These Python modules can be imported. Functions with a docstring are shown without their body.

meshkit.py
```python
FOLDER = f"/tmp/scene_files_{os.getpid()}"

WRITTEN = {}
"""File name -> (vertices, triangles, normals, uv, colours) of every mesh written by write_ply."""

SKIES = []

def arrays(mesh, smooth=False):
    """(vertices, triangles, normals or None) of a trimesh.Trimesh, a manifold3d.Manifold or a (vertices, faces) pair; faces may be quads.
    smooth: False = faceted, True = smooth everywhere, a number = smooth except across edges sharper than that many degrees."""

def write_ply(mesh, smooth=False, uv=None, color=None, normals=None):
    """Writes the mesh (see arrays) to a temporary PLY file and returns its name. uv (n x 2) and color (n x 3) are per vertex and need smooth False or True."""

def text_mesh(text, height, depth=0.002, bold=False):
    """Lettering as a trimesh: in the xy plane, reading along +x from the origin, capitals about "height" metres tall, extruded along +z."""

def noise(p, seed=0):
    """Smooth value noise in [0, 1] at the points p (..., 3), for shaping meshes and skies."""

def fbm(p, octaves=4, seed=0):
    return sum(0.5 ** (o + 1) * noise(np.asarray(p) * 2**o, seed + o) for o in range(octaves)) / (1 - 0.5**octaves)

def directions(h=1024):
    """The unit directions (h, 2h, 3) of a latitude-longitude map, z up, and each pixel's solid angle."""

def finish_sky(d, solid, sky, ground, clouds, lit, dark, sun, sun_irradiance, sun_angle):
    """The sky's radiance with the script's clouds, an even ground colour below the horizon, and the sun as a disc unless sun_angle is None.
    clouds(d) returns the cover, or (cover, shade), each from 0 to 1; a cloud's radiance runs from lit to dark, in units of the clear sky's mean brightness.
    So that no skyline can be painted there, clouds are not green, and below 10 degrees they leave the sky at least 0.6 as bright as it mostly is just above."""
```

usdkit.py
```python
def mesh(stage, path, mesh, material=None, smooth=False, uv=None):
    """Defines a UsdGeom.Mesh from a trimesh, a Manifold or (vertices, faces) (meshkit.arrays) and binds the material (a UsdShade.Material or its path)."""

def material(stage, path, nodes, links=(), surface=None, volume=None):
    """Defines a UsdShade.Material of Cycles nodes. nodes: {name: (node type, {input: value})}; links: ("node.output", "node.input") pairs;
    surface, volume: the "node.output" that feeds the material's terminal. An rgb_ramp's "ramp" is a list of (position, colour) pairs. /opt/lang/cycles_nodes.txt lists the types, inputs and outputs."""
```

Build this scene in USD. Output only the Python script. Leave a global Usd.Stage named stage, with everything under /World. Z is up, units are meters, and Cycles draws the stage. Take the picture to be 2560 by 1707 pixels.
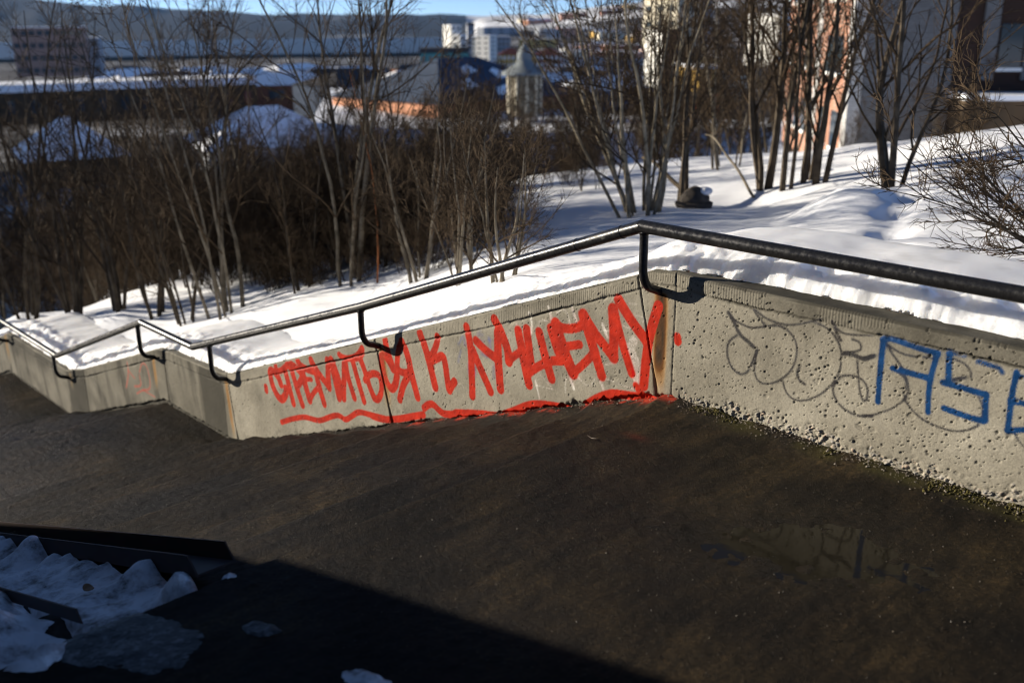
import math
import numpy as np
from pxr import Usd, UsdGeom, UsdLux, UsdShade, Gf, Sdf, Vt
import usdkit, meshkit
from scipy.interpolate import RBFInterpolator
from scipy.spatial import cKDTree

# ---------------------------------------------------------------- camera, sky, sun, exposure
stage = Usd.Stage.CreateInMemory()
UsdGeom.SetStageUpAxis(stage, 'Z')
UsdGeom.SetStageMetersPerUnit(stage, 1.0)
UsdGeom.Xform.Define(stage, '/World')
UsdGeom.Scope.Define(stage, '/World/Looks')
# x runs up along the stair wall, y away from the steps, z up; the top landing is z = 0
CAM = np.array([2.78, -3.62, 1.75])
YAW, PITCH, ROLL = math.radians(46.7), math.radians(17.9), math.radians(-0.4)


def camera_axes():
    cy, sy, cp, sp = math.cos(YAW), math.sin(YAW), math.cos(PITCH), math.sin(PITCH)
    f = np.array([-sy * cp, cy * cp, -sp])
    r = np.array([cy, sy, 0.0])
    u = np.cross(r, f)
    cr, sr = math.cos(ROLL), math.sin(ROLL)
    return cr * r + sr * u, -sr * r + cr * u, f


AX, AY, AF = camera_axes()
cam = UsdGeom.Camera.Define(stage, '/World/camera')
m = Gf.Matrix4d(*[float(v) for row in ([*AX, 0], [*AY, 0], [*(-AF), 0], [*CAM, 1]) for v in row])
cam.AddTransformOp().Set(m)
cam.CreateFocalLengthAttr(35.0)
cam.CreateHorizontalApertureAttr(36.0)
cam.CreateVerticalApertureAttr(24.0)
cam.CreateClippingRangeAttr(Gf.Vec2f(0.05, 60000))
cam.CreateFStopAttr(1.8)
cam.CreateFocusDistanceAttr(4.75)
cam.CreateExposureAttr(1.07)

SUN_EL = math.radians(14.0)
SUN_H = np.array([-0.865, -0.502]) / np.hypot(0.865, 0.502)
SUN = np.array([SUN_H[0] * math.cos(SUN_EL), SUN_H[1] * math.cos(SUN_EL), math.sin(SUN_EL)])
sky = UsdLux.DomeLight.Define(stage, '/World/sky')
usdkit.material(stage, '/World/Looks/sky_light', {
    's': ('sky_texture', {'sky_type': 'single_scattering', 'sun_disc': False, 'sun_elevation': SUN_EL, 'sun_rotation': math.atan2(SUN[0], SUN[1]), 'altitude': 150.0, 'air_density': 0.3, 'aerosol_density': 0.0, 'ozone_density': 1.8}),
    'b': ('background_shader', {'strength': 0.075})}, [('s.color', 'b.color')], surface='b.background')
UsdShade.MaterialBindingAPI.Apply(sky.GetPrim()).Bind(UsdShade.Material.Get(stage, '/World/Looks/sky_light'))
sky.GetPrim().SetCustomDataByKey('kind', 'structure')
sun = UsdLux.DistantLight.Define(stage, '/World/sun')
sun.CreateIntensityAttr(1.25)
sun.CreateAngleAttr(0.53)
sun.CreateNormalizeAttr(True)
sun.CreateColorAttr(Gf.Vec3f(1.0, 0.9, 0.75))
zl = SUN
xl = np.cross([0, 0, 1.0], zl)
xl /= np.linalg.norm(xl)
yl = np.cross(zl, xl)
sun.AddTransformOp().Set(Gf.Matrix4d(*[float(v) for row in ([*xl, 0], [*yl, 0], [*zl, 0], [0, 0, 50, 1]) for v in row]))

# ---------------------------------------------------------------- helpers
USED = {}


def path_of(name, parent=None):
    base = '/World' if parent is None else str(parent)
    key = (base, name)
    n = USED.get(key, 0)
    USED[key] = n + 1
    return f'{base}/{name}' if n == 0 else f'{base}/{name}_{n:03d}'


def tag(prim, label=None, cat=None, group=None, kind=None):
    for k, v in (('label', label), ('category', cat), ('group', group), ('kind', kind)):
        if v:
            prim.SetCustomDataByKey(k, v)
    return prim


def M(name):
    return UsdShade.Material.Get(stage, '/World/Looks/' + name)


def put(name, v, f, mat, parent=None, normals=None, attrs=None, label=None, cat=None, group=None, kind=None, smooth=None):
    """One Mesh prim; f may hold triangles or quads. normals: per vertex. smooth: angle for split normals. Returns its path."""
    p = path_of(name, parent)
    v = np.asarray(v, np.float32)
    f = np.asarray(f, np.int32)
    if smooth is not None:
        me = usdkit.mesh(stage, p, (v, f), M(mat), smooth=smooth)
    else:
        me = UsdGeom.Mesh.Define(stage, p)
        me.CreatePointsAttr(Vt.Vec3fArray.FromNumpy(v))
        me.CreateFaceVertexCountsAttr(Vt.IntArray.FromNumpy(np.full(len(f), f.shape[1], np.int32)))
        me.CreateFaceVertexIndicesAttr(Vt.IntArray.FromNumpy(f.ravel()))
        me.CreateSubdivisionSchemeAttr('none')
        if normals is not None:
            me.CreateNormalsAttr(Vt.Vec3fArray.FromNumpy(np.asarray(normals, np.float32)))
            me.SetNormalsInterpolation('vertex')
        UsdShade.MaterialBindingAPI.Apply(me.GetPrim()).Bind(M(mat))
    for k, a in (attrs or {}).items():
        a = np.asarray(a, np.float32)
        pv = UsdGeom.PrimvarsAPI(me)
        if a.ndim == 1:
            pv.CreatePrimvar(k, Sdf.ValueTypeNames.FloatArray, 'vertex').Set(Vt.FloatArray.FromNumpy(a))
        else:
            pv.CreatePrimvar(k, Sdf.ValueTypeNames.Color3fArray, 'vertex').Set(Vt.Vec3fArray.FromNumpy(a))
    tag(me.GetPrim(), label, cat, group, kind)
    return p


def empty(name, label=None, cat=None, group=None, kind=None, loc=None, rotz=0.0, parent=None):
    p = path_of(name, parent)
    x = UsdGeom.Xform.Define(stage, p)
    if loc is not None:
        x.AddTranslateOp().Set(Gf.Vec3d(*[float(a) for a in loc]))
    if rotz:
        x.AddRotateZOp().Set(float(rotz))
    tag(x.GetPrim(), label, cat, group, kind)
    return p


def grid_faces(nu, nv):
    """Quads of an nu x nv vertex grid (index u * nv + v)."""
    a = (np.arange(nu - 1)[:, None] * nv + np.arange(nv - 1)[None]).ravel()
    return np.stack([a, a + nv, a + nv + 1, a + 1], 1)


def grid_normals(P):
    """Vertex normals of a point grid (nu, nv, 3): cross of the two directions."""
    n = np.cross(np.gradient(P, axis=0), np.gradient(P, axis=1))
    return n / np.maximum(np.linalg.norm(n, axis=-1, keepdims=True), 1e-12)


def cut(v, f, keep, extra):
    """The submesh of the faces in keep: (vertices, faces, extras)."""
    f = f[keep]
    ids, inv = np.unique(f.ravel(), return_inverse=True)
    return v[ids], inv.reshape(f.shape), [None if e is None else e[ids] for e in extra]


class MB:
    """Collects boxes, tubes and other pieces of one mesh."""

    def __init__(self):
        self.v, self.f, self.n = [], [], 0

    def add(self, v, f):
        f = np.asarray(f)
        if f.shape[1] == 4:
            f = np.vstack([f[:, [0, 1, 2]], f[:, [0, 2, 3]]])
        self.v.append(np.asarray(v, float))
        self.f.append(f + self.n)
        self.n += len(v)
        return self

    def box(self, lo, hi, frame=None):
        lo, hi = np.asarray(lo, float), np.asarray(hi, float)
        c = np.array([[i, j, k] for i in (0, 1) for j in (0, 1) for k in (0, 1)], float)
        v = lo + c * (hi - lo)
        f = [[0, 1, 3, 2], [4, 6, 7, 5], [0, 4, 5, 1], [2, 3, 7, 6], [0, 2, 6, 4], [1, 5, 7, 3]]
        return self.add(v if frame is None else frame(v), f)

    def tube(self, pts, r, sides=8, cap=True):
        pts = np.asarray(pts, float)
        n = len(pts)
        r = np.broadcast_to(np.asarray(r, float), (n,))
        t = np.gradient(pts, axis=0)
        t /= np.linalg.norm(t, axis=1, keepdims=True)
        ref = np.array([0, 0, 1.0]) if abs(t[0, 2]) < 0.9 else np.array([1.0, 0, 0])
        rings = []
        for i in range(n):
            a = ref - t[i] * (ref @ t[i])
            a /= np.linalg.norm(a)
            ref = a
            b = np.cross(t[i], a)
            ph = np.arange(sides) / sides * 2 * np.pi
            rings.append(pts[i] + r[i] * (np.cos(ph)[:, None] * a + np.sin(ph)[:, None] * b))
        v = np.vstack(rings)
        f = []
        for i in range(n - 1):
            for k in range(sides):
                k2 = (k + 1) % sides
                f.append([i * sides + k, i * sides + k2, (i + 1) * sides + k2, (i + 1) * sides + k])
        self.add(v, f)
        if cap:
            for base, flip in ((0, True), ((n - 1) * sides, False)):
                ring = v[base:base + sides]
                c = ring.mean(0)
                tri = [[k, (k + 1) % sides, sides] if not flip else [(k + 1) % sides, k, sides] for k in range(sides)]
                self.add(np.vstack([ring, c]), np.array(tri))
        return self

    def done(self):
        return np.vstack(self.v), np.vstack(self.f)


def build(mb, name, mat, parent=None, smooth=None, **kw):
    v, f = mb.done()
    return put(name, v, f, mat, parent, smooth=smooth, **kw)


def fbm2(x, y, s, octaves=4, seed=0):
    return meshkit.fbm(np.stack([np.asarray(x) * s, np.asarray(y) * s, np.full(np.shape(x), 3.7 + seed)], -1), octaves, seed) - 0.5


def lerp(x, xs, ys):
    return np.interp(x, xs, ys)


def sstep(a, b, x):
    t = np.clip((x - a) / (b - a), 0, 1)
    return t * t * (3 - 2 * t)


def at(px, py, dist):
    """A surveyed point: seen in the photograph (2560 x 1707) at px, py and standing dist metres away over the ground."""
    d = AX * ((px - 1280) / 2489.0) + AY * (-(py - 853.5) / 2489.0) + AF
    return CAM + d * (dist / np.hypot(d[0], d[1]))

# ---------------------------------------------------------------- materials
def mat(name, nodes, links, surface='p.BSDF', **kw):
    return usdkit.material(stage, '/World/Looks/' + name, nodes, links, surface=surface, **kw)


def plain(name, c1, c2, scale=3.0, rough=0.7, bump=0.0, bscale=60.0, detail=5, metallic=0.0, spec=0.3, bdist=0.01, lo=0.3, hi=0.7):
    """A surface of two tones mixed by noise, with fine relief."""
    nodes = {'g': ('geometry', {}), 'n': ('noise_texture', {'scale': scale, 'detail': detail, 'roughness': 0.6}),
             'r': ('rgb_ramp', {'ramp': [(lo, c1), (hi, c2)]}),
             'p': ('principled_bsdf', {'roughness': rough, 'metallic': metallic, 'specular_ior_level': spec})}
    links = [('g.position', 'n.vector'), ('n.fac', 'r.fac'), ('r.color', 'p.base_color')]
    if bump:
        nodes['bn'] = ('noise_texture', {'scale': bscale, 'detail': 4.0, 'roughness': 0.65})
        nodes['b'] = ('bump', {'strength': bump, 'distance': bdist})
        links += [('g.position', 'bn.vector'), ('bn.fac', 'b.height'), ('b.normal', 'p.normal')]
    return mat(name, nodes, links)


# concrete of the stair wall: cover / paint = sprayed paint, rust and grime = stains with shapes of their own, stone = bared aggregate
mat('concrete', {
    'g': ('geometry', {}),
    'n1': ('noise_texture', {'scale': 2.2, 'detail': 6.0, 'roughness': 0.6}),
    'r1': ('rgb_ramp', {'ramp': [(0.3, (0.14, 0.13, 0.105)), (0.5, (0.215, 0.2, 0.163)), (0.7, (0.285, 0.268, 0.222))]}),
    'n2': ('noise_texture', {'scale': 120.0, 'detail': 3.0, 'roughness': 0.7}),
    'r2': ('rgb_ramp', {'ramp': [(0.3, (0.62, 0.6, 0.58)), (0.48, (1, 1, 1)), (0.72, (1.18, 1.16, 1.12))]}),
    'm1': ('mix_color', {'blend_type': 'multiply', 'fac': 0.85}),
    'stone': ('attribute', {'attribute': 'stone'}),
    'stoned': ('attribute', {'attribute': 'stoned'}),
    'ms': ('mix_color', {'blend_type': 'mix'}),
    'grime': ('attribute', {'attribute': 'grime'}),
    'mg': ('mix_color', {'blend_type': 'mix', 'b': (0.032, 0.03, 0.024)}),
    'rust': ('attribute', {'attribute': 'rust'}),
    'rr': ('rgb_ramp', {'ramp': [(0.0, (0.30, 0.24, 0.14)), (0.35, (0.30, 0.15, 0.035)), (0.7, (0.10, 0.042, 0.014)), (1.0, (0.035, 0.022, 0.013))]}),
    'rc': ('math', {'math_type': 'multiply', 'value2': 1.5}),
    'rcl': ('clamp', {}),
    'mr': ('mix_color', {'blend_type': 'mix'}),
    'cover': ('attribute', {'attribute': 'cover'}),
    'paint': ('attribute', {'attribute': 'paint'}),
    'n3': ('noise_texture', {'scale': 240.0, 'detail': 2.0, 'roughness': 0.7}),
    'a': ('math', {'math_type': 'multiply_add', 'value2': 1.15, 'value3': -0.575}),
    'a2': ('math', {'math_type': 'add'}),
    'a3': ('map_range', {'from_min': 0.25, 'from_max': 0.75, 'to_min': 0.0, 'to_max': 1.0, 'clamp': True}),
    'n4': ('noise_texture', {'scale': 14.0, 'detail': 3.0}),
    'pv': ('rgb_ramp', {'ramp': [(0.3, (0.66, 0.6, 0.6)), (0.7, (1.15, 1.2, 1.2))]}),
    'pm': ('mix_color', {'blend_type': 'multiply', 'fac': 1.0}),
    'mp': ('mix_color', {'blend_type': 'mix'}),
    'b': ('bump', {'strength': 0.45, 'distance': 0.003}),
    'ro': ('map_range', {'from_min': 0.0, 'from_max': 1.0, 'to_min': 0.85, 'to_max': 0.6}),
    'p': ('principled_bsdf', {'specular_ior_level': 0.08})},
    [('g.position', 'n1.vector'), ('n1.fac', 'r1.fac'), ('g.position', 'n2.vector'), ('n2.fac', 'r2.fac'),
     ('r1.color', 'm1.a'), ('r2.color', 'm1.b'), ('m1.result', 'ms.a'), ('stone.color', 'ms.b'), ('stoned.fac', 'ms.fac'),
     ('ms.result', 'mg.a'), ('grime.fac', 'mg.fac'), ('mg.result', 'mr.a'), ('rust.fac', 'rr.fac'), ('rr.color', 'mr.b'),
     ('rust.fac', 'rc.value1'), ('rc.value', 'rcl.value'), ('rcl.result', 'mr.fac'), ('mr.result', 'mp.a'),
     ('g.position', 'n3.vector'), ('n3.fac', 'a.value1'), ('a.value', 'a2.value1'), ('cover.fac', 'a2.value2'), ('a2.value', 'a3.value'),
     ('g.position', 'n4.vector'), ('n4.fac', 'pv.fac'), ('paint.color', 'pm.a'), ('pv.color', 'pm.b'), ('pm.result', 'mp.b'),
     ('a3.result', 'mp.fac'), ('mp.result', 'p.base_color'), ('n2.fac', 'b.height'), ('b.normal', 'p.normal'), ('a3.result', 'ro.value'), ('ro.result', 'p.roughness')])
# wet trodden dirt over the concrete steps
mat('wet_dirt', {
    'g': ('geometry', {}),
    'n1': ('noise_texture', {'scale': 1.6, 'detail': 8.0, 'roughness': 0.65}),
    'r1': ('rgb_ramp', {'ramp': [(0.32, (0.006, 0.0054, 0.005)), (0.5, (0.0145, 0.0110, 0.0072)), (0.68, (0.034, 0.0245, 0.0125))]}),
    'n2': ('noise_texture', {'scale': 62.0, 'detail': 6.0, 'roughness': 0.85}),
    'r2': ('rgb_ramp', {'ramp': [(0.38, (0.35, 0.35, 0.37)), (0.52, (1, 1, 1)), (0.66, (2.7, 2.45, 2.05))]}),
    'm1': ('mix_color', {'blend_type': 'multiply', 'fac': 0.8}),
    'mp4': ('mapping', {'scale': (1.9, 0.32, 1.0)}),
    'n4': ('noise_texture', {'scale': 8.0, 'detail': 8.0, 'roughness': 0.72, 'distortion': 0.5}),
    'r4': ('rgb_ramp', {'ramp': [(0.36, (0.45, 0.46, 0.5)), (0.5, (0.95, 0.95, 0.95)), (0.64, (1.7, 1.6, 1.45))]}),
    'm4': ('mix_color', {'blend_type': 'multiply', 'fac': 0.9}),
    'moss': ('attribute', {'attribute': 'moss'}),
    'mm': ('mix_color', {'blend_type': 'mix', 'b': (0.05, 0.045, 0.012)}),
    'worn_lit': ('attribute', {'attribute': 'worn_lit'}),
    'mw': ('mix_color', {'blend_type': 'mix', 'b': (0.085, 0.07, 0.05)}),  # pale tone for sunlight on the step edges
    'redd': ('attribute', {'attribute': 'redd'}),
    'mred': ('mix_color', {'blend_type': 'mix', 'b': (0.42, 0.045, 0.022)}),
    'wet': ('attribute', {'attribute': 'wet'}),
    'ro': ('map_range', {'from_min': 0.0, 'from_max': 1.0, 'to_min': 0.7, 'to_max': 0.3, 'clamp': True}),
    'n3': ('noise_texture', {'scale': 70.0, 'detail': 7.0, 'roughness': 0.85}),
    'b': ('bump', {'strength': 1.0, 'distance': 0.016}),
    'p': ('principled_bsdf', {'specular_ior_level': 0.09})},
    [('g.position', 'n1.vector'), ('n1.fac', 'r1.fac'), ('g.position', 'n2.vector'), ('n2.fac', 'r2.fac'), ('r1.color', 'm1.a'), ('r2.color', 'm1.b'),
     ('m1.result', 'm4.a'), ('g.position', 'mp4.vector'), ('mp4.vector', 'n4.vector'), ('n4.fac', 'r4.fac'), ('r4.color', 'm4.b'), ('m4.result', 'mm.a'), ('moss.fac', 'mm.fac'), ('mm.result', 'mw.a'), ('worn_lit.fac', 'mw.fac'), ('mw.result', 'mred.a'), ('redd.fac', 'mred.fac'), ('mred.result', 'p.base_color'), ('wet.fac', 'ro.value'), ('ro.result', 'p.roughness'),
     ('g.position', 'n3.vector'), ('n3.fac', 'b.height'), ('b.normal', 'p.normal')])

mat('snow', {
    'g': ('geometry', {}), 'n': ('noise_texture', {'scale': 0.8, 'detail': 5.0}),
    'r': ('rgb_ramp', {'ramp': [(0.3, (0.86, 0.88, 0.92)), (0.7, (0.9, 0.915, 0.94))]}),
    'n2': ('noise_texture', {'scale': 110.0, 'detail': 6.0, 'roughness': 0.8}), 'b': ('bump', {'strength': 0.6, 'distance': 0.012}),
    'p': ('principled_bsdf', {'roughness': 0.55, 'specular_ior_level': 0.25, 'subsurface_weight': 0.0})},
    [('g.position', 'n.vector'), ('n.fac', 'r.fac'), ('r.color', 'p.base_color'), ('g.position', 'n2.vector'), ('n2.fac', 'b.height'), ('b.normal', 'p.normal')])
mat('snow_crust', {
    'g': ('geometry', {}), 'n2': ('noise_texture', {'scale': 120.0, 'detail': 6.0, 'roughness': 0.8}), 'b': ('bump', {'strength': 0.7, 'distance': 0.012}),
    'n': ('noise_texture', {'scale': 6.0, 'detail': 6.0}), 'r': ('rgb_ramp', {'ramp': [(0.3, (0.74, 0.74, 0.74)), (0.5, (0.88, 0.89, 0.91))]}),
    'p': ('principled_bsdf', {'roughness': 0.5, 'specular_ior_level': 0.25, 'subsurface_weight': 0.6, 'subsurface_radius': (1.0, 0.9, 0.8), 'subsurface_scale': 0.02})},
    [('g.position', 'n2.vector'), ('n2.fac', 'b.height'), ('b.normal', 'p.normal'), ('g.position', 'n.vector'), ('n.fac', 'r.fac'), ('r.color', 'p.base_color')])
mat('dirty_snow', {
    'g': ('geometry', {}), 'n': ('noise_texture', {'scale': 9.0, 'detail': 7.0, 'roughness': 0.7}),
    'r': ('rgb_ramp', {'ramp': [(0.34, (0.1, 0.095, 0.09)), (0.44, (0.5, 0.5, 0.52)), (0.55, (0.78, 0.8, 0.84))]}),
    'n2': ('noise_texture', {'scale': 90.0, 'detail': 6.0, 'roughness': 0.75}), 'b': ('bump', {'strength': 0.8, 'distance': 0.012}),
    'p': ('principled_bsdf', {'roughness': 0.55, 'specular_ior_level': 0.3})},
    [('g.position', 'n.vector'), ('n.fac', 'r.fac'), ('r.color', 'p.base_color'), ('g.position', 'n2.vector'), ('n2.fac', 'b.height'), ('b.normal', 'p.normal')])
# valley floor and hillsides: snow broken by dark scrub and woods, in the valley also painted shade
def land(name, scale, lo, hi, dark):
    mat(name, {
        'g': ('geometry', {}), 'n': ('noise_texture', {'scale': scale, 'detail': 9.0, 'roughness': 0.68, 'distortion': 0.6}),
        'r': ('rgb_ramp', {'ramp': [(lo, dark), (hi, (0.78, 0.8, 0.84))]}),
        'p': ('principled_bsdf', {'roughness': 0.9, 'specular_ior_level': 0.1})},
        [('g.position', 'n.vector'), ('n.fac', 'r.fac'), ('r.color', 'p.base_color')])


land('valley', 0.02, 0.52, 0.74, (0.03, 0.026, 0.024))  # dark share widened to stand in for shade over the valley
land('woods', 0.0016, 0.6, 0.9, (0.012, 0.015, 0.02))
land('snowhill', 0.006, 0.36, 0.56, (0.05, 0.045, 0.04))
mat('black_paint', {
    'g': ('geometry', {}), 'n': ('noise_texture', {'scale': 38.0, 'detail': 6.0, 'roughness': 0.75}),
    'n0': ('noise_texture', {'scale': 5.0, 'detail': 2.0}), 'a': ('math', {'math_type': 'multiply_add', 'value2': 0.35, 'value3': -0.17}), 'a2': ('math', {'math_type': 'add'}),
    'r': ('rgb_ramp', {'ramp': [(0.0, (0.011, 0.011, 0.012)), (0.64, (0.009, 0.009, 0.01)), (0.67, (0.06, 0.06, 0.055)), (1.0, (0.1, 0.1, 0.09))]}),
    'rr': ('rgb_ramp', {'ramp': [(0.4, (0.2, 0.2, 0.2)), (0.66, (0.5, 0.5, 0.5))]}),
    'b': ('bump', {'strength': 0.15, 'distance': 0.001}), 'p': ('principled_bsdf', {'specular_ior_level': 0.3})},
    [('g.position', 'n.vector'), ('g.position', 'n0.vector'), ('n0.fac', 'a.value1'), ('a.value', 'a2.value1'), ('n.fac', 'a2.value2'), ('a2.value', 'r.fac'), ('r.color', 'p.base_color'),
     ('a2.value', 'rr.fac'), ('rr.color', 'p.roughness'), ('n.fac', 'b.height'), ('b.normal', 'p.normal')])
plain('rusty_steel', (0.011, 0.007, 0.006), (0.035, 0.015, 0.009), 9.0, 0.6, 0.3, 150.0, bdist=0.003)
plain('bark', (0.05, 0.041, 0.03), (0.21, 0.18, 0.135), 7.0, 0.8, 0.5, 70.0, bdist=0.004, spec=0.08)
plain('pale_bark', (0.075, 0.062, 0.042), (0.34, 0.285, 0.2), 7.0, 0.8, 0.5, 70.0, bdist=0.004, spec=0.08)
plain('dark_bark', (0.025, 0.02, 0.015), (0.10, 0.08, 0.058), 7.0, 0.85, 0.5, 60.0, bdist=0.006, spec=0.06)
plain('twig', (0.018, 0.0125, 0.008), (0.085, 0.06, 0.038), 5.0, 0.75, spec=0.04)
plain('red_twig', (0.2, 0.07, 0.02), (0.3, 0.1, 0.03), 5.0, 0.7)
plain('rock', (0.025, 0.022, 0.02), (0.09, 0.075, 0.06), 9.0, 0.85, 0.5, 50.0)
plain('pebble', (0.12, 0.1, 0.08), (0.3, 0.26, 0.22), 60.0, 0.6)
plain('grit', (0.01, 0.008, 0.006), (0.075, 0.058, 0.038), 150.0, 0.4, spec=0.25)
plain('moss', (0.02, 0.018, 0.006), (0.09, 0.075, 0.015), 60.0, 0.9)
plain('pale_pebble', (0.5, 0.45, 0.36), (0.6, 0.55, 0.45), 30.0, 0.6)
plain('litter', (0.16, 0.08, 0.03), (0.24, 0.12, 0.05), 30.0, 0.7)
# buildings
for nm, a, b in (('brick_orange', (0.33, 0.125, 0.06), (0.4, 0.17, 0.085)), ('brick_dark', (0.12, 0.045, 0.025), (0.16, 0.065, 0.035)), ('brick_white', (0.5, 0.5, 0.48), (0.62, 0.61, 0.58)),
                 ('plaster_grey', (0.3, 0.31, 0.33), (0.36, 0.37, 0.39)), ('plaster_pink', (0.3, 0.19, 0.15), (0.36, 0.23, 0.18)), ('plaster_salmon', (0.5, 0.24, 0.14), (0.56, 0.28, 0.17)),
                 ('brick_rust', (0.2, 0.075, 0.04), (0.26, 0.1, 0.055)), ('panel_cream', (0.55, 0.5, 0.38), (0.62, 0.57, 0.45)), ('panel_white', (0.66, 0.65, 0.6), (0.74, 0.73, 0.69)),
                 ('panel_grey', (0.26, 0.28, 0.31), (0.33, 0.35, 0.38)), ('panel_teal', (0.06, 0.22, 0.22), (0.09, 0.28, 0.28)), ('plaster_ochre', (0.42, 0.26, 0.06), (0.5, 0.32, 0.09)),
                 ('roof_maroon', (0.06, 0.02, 0.02), (0.09, 0.03, 0.03)), ('roof_dark', (0.03, 0.03, 0.033), (0.06, 0.06, 0.065)), ('roof_zinc', (0.16, 0.18, 0.19), (0.22, 0.245, 0.25)),
                 ('roof_blue', (0.035, 0.05, 0.08), (0.06, 0.08, 0.12)), ('red_steel', (0.55, 0.03, 0.015), (0.62, 0.04, 0.02)), ('wall_brown', (0.06, 0.045, 0.03), (0.11, 0.075, 0.045)),
                 ('side_concrete', (0.12, 0.105, 0.08), (0.19, 0.165, 0.12)), ('trim_white', (0.7, 0.7, 0.68), (0.76, 0.76, 0.74))):
    plain(nm, a, b, 0.8, 0.85, spec=0.15)
for nm, sc, a, b, mo in (('brick_face', 1.0, (0.36, 0.14, 0.07), (0.28, 0.1, 0.05), (0.3, 0.26, 0.22)), ('brick_shade', 1.0, (0.035, 0.013, 0.009), (0.026, 0.011, 0.008), (0.04, 0.035, 0.03)), ('brick_pale_shade', 1.0, (0.15, 0.155, 0.165), (0.11, 0.112, 0.12), (0.09, 0.09, 0.09)), ('brick_pale', 1.0, (0.5, 0.5, 0.49), (0.36, 0.36, 0.36), (0.25, 0.24, 0.22))):  # the front's darker brick copies have its shade put into the colour
    mat(nm, {'c': ('texture_coordinate', {}), 'sx': ('separate_xyz', {}), 'ad': ('math', {'math_type': 'add'}), 'cx': ('combine_xyz', {}), 'k': ('brick_texture', {'color1': a, 'color2': b, 'mortar': mo, 'scale': sc, 'mortar_size': 0.012, 'brick_width': 0.25, 'row_height': 0.075}), 'p': ('principled_bsdf', {'roughness': 0.85, 'specular_ior_level': 0.15})},
        [('c.object', 'sx.vector'), ('sx.x', 'ad.value1'), ('sx.y', 'ad.value2'), ('ad.value', 'cx.x'), ('sx.z', 'cx.y'), ('cx.vector', 'k.vector'), ('k.color', 'p.base_color')])
mat('window_glass', {'p': ('principled_bsdf', {'base_color': (0.03, 0.045, 0.055), 'roughness': 0.08, 'specular_ior_level': 0.6})}, [])
mat('water', {'g': ('geometry', {}), 'n': ('noise_texture', {'scale': 30.0, 'detail': 4.0}), 'b': ('bump', {'strength': 0.06, 'distance': 0.004}), 'p': ('principled_bsdf', {'base_color': (0.012, 0.010, 0.006), 'roughness': 0.04, 'specular_ior_level': 0.4, 'ior': 1.33})}, [('g.position', 'n.vector'), ('n.fac', 'b.height'), ('b.normal', 'p.normal')])
plain('grey_ice', (0.016, 0.017, 0.017), (0.16, 0.165, 0.17), 26.0, 0.4, 0.6, 70.0, detail=8, lo=0.5, hi=0.74)
mat('bay_water', {'p': ('principled_bsdf', {'base_color': (0.03, 0.055, 0.1), 'roughness': 0.5, 'specular_ior_level': 0.12})}, [])
mat('haze', {'v': ('principled_volume', {'color': (0.3, 0.55, 1.0), 'density': 0.000022, 'anisotropy': 0.2})}, [], surface=None, volume='v.volume')

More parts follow.
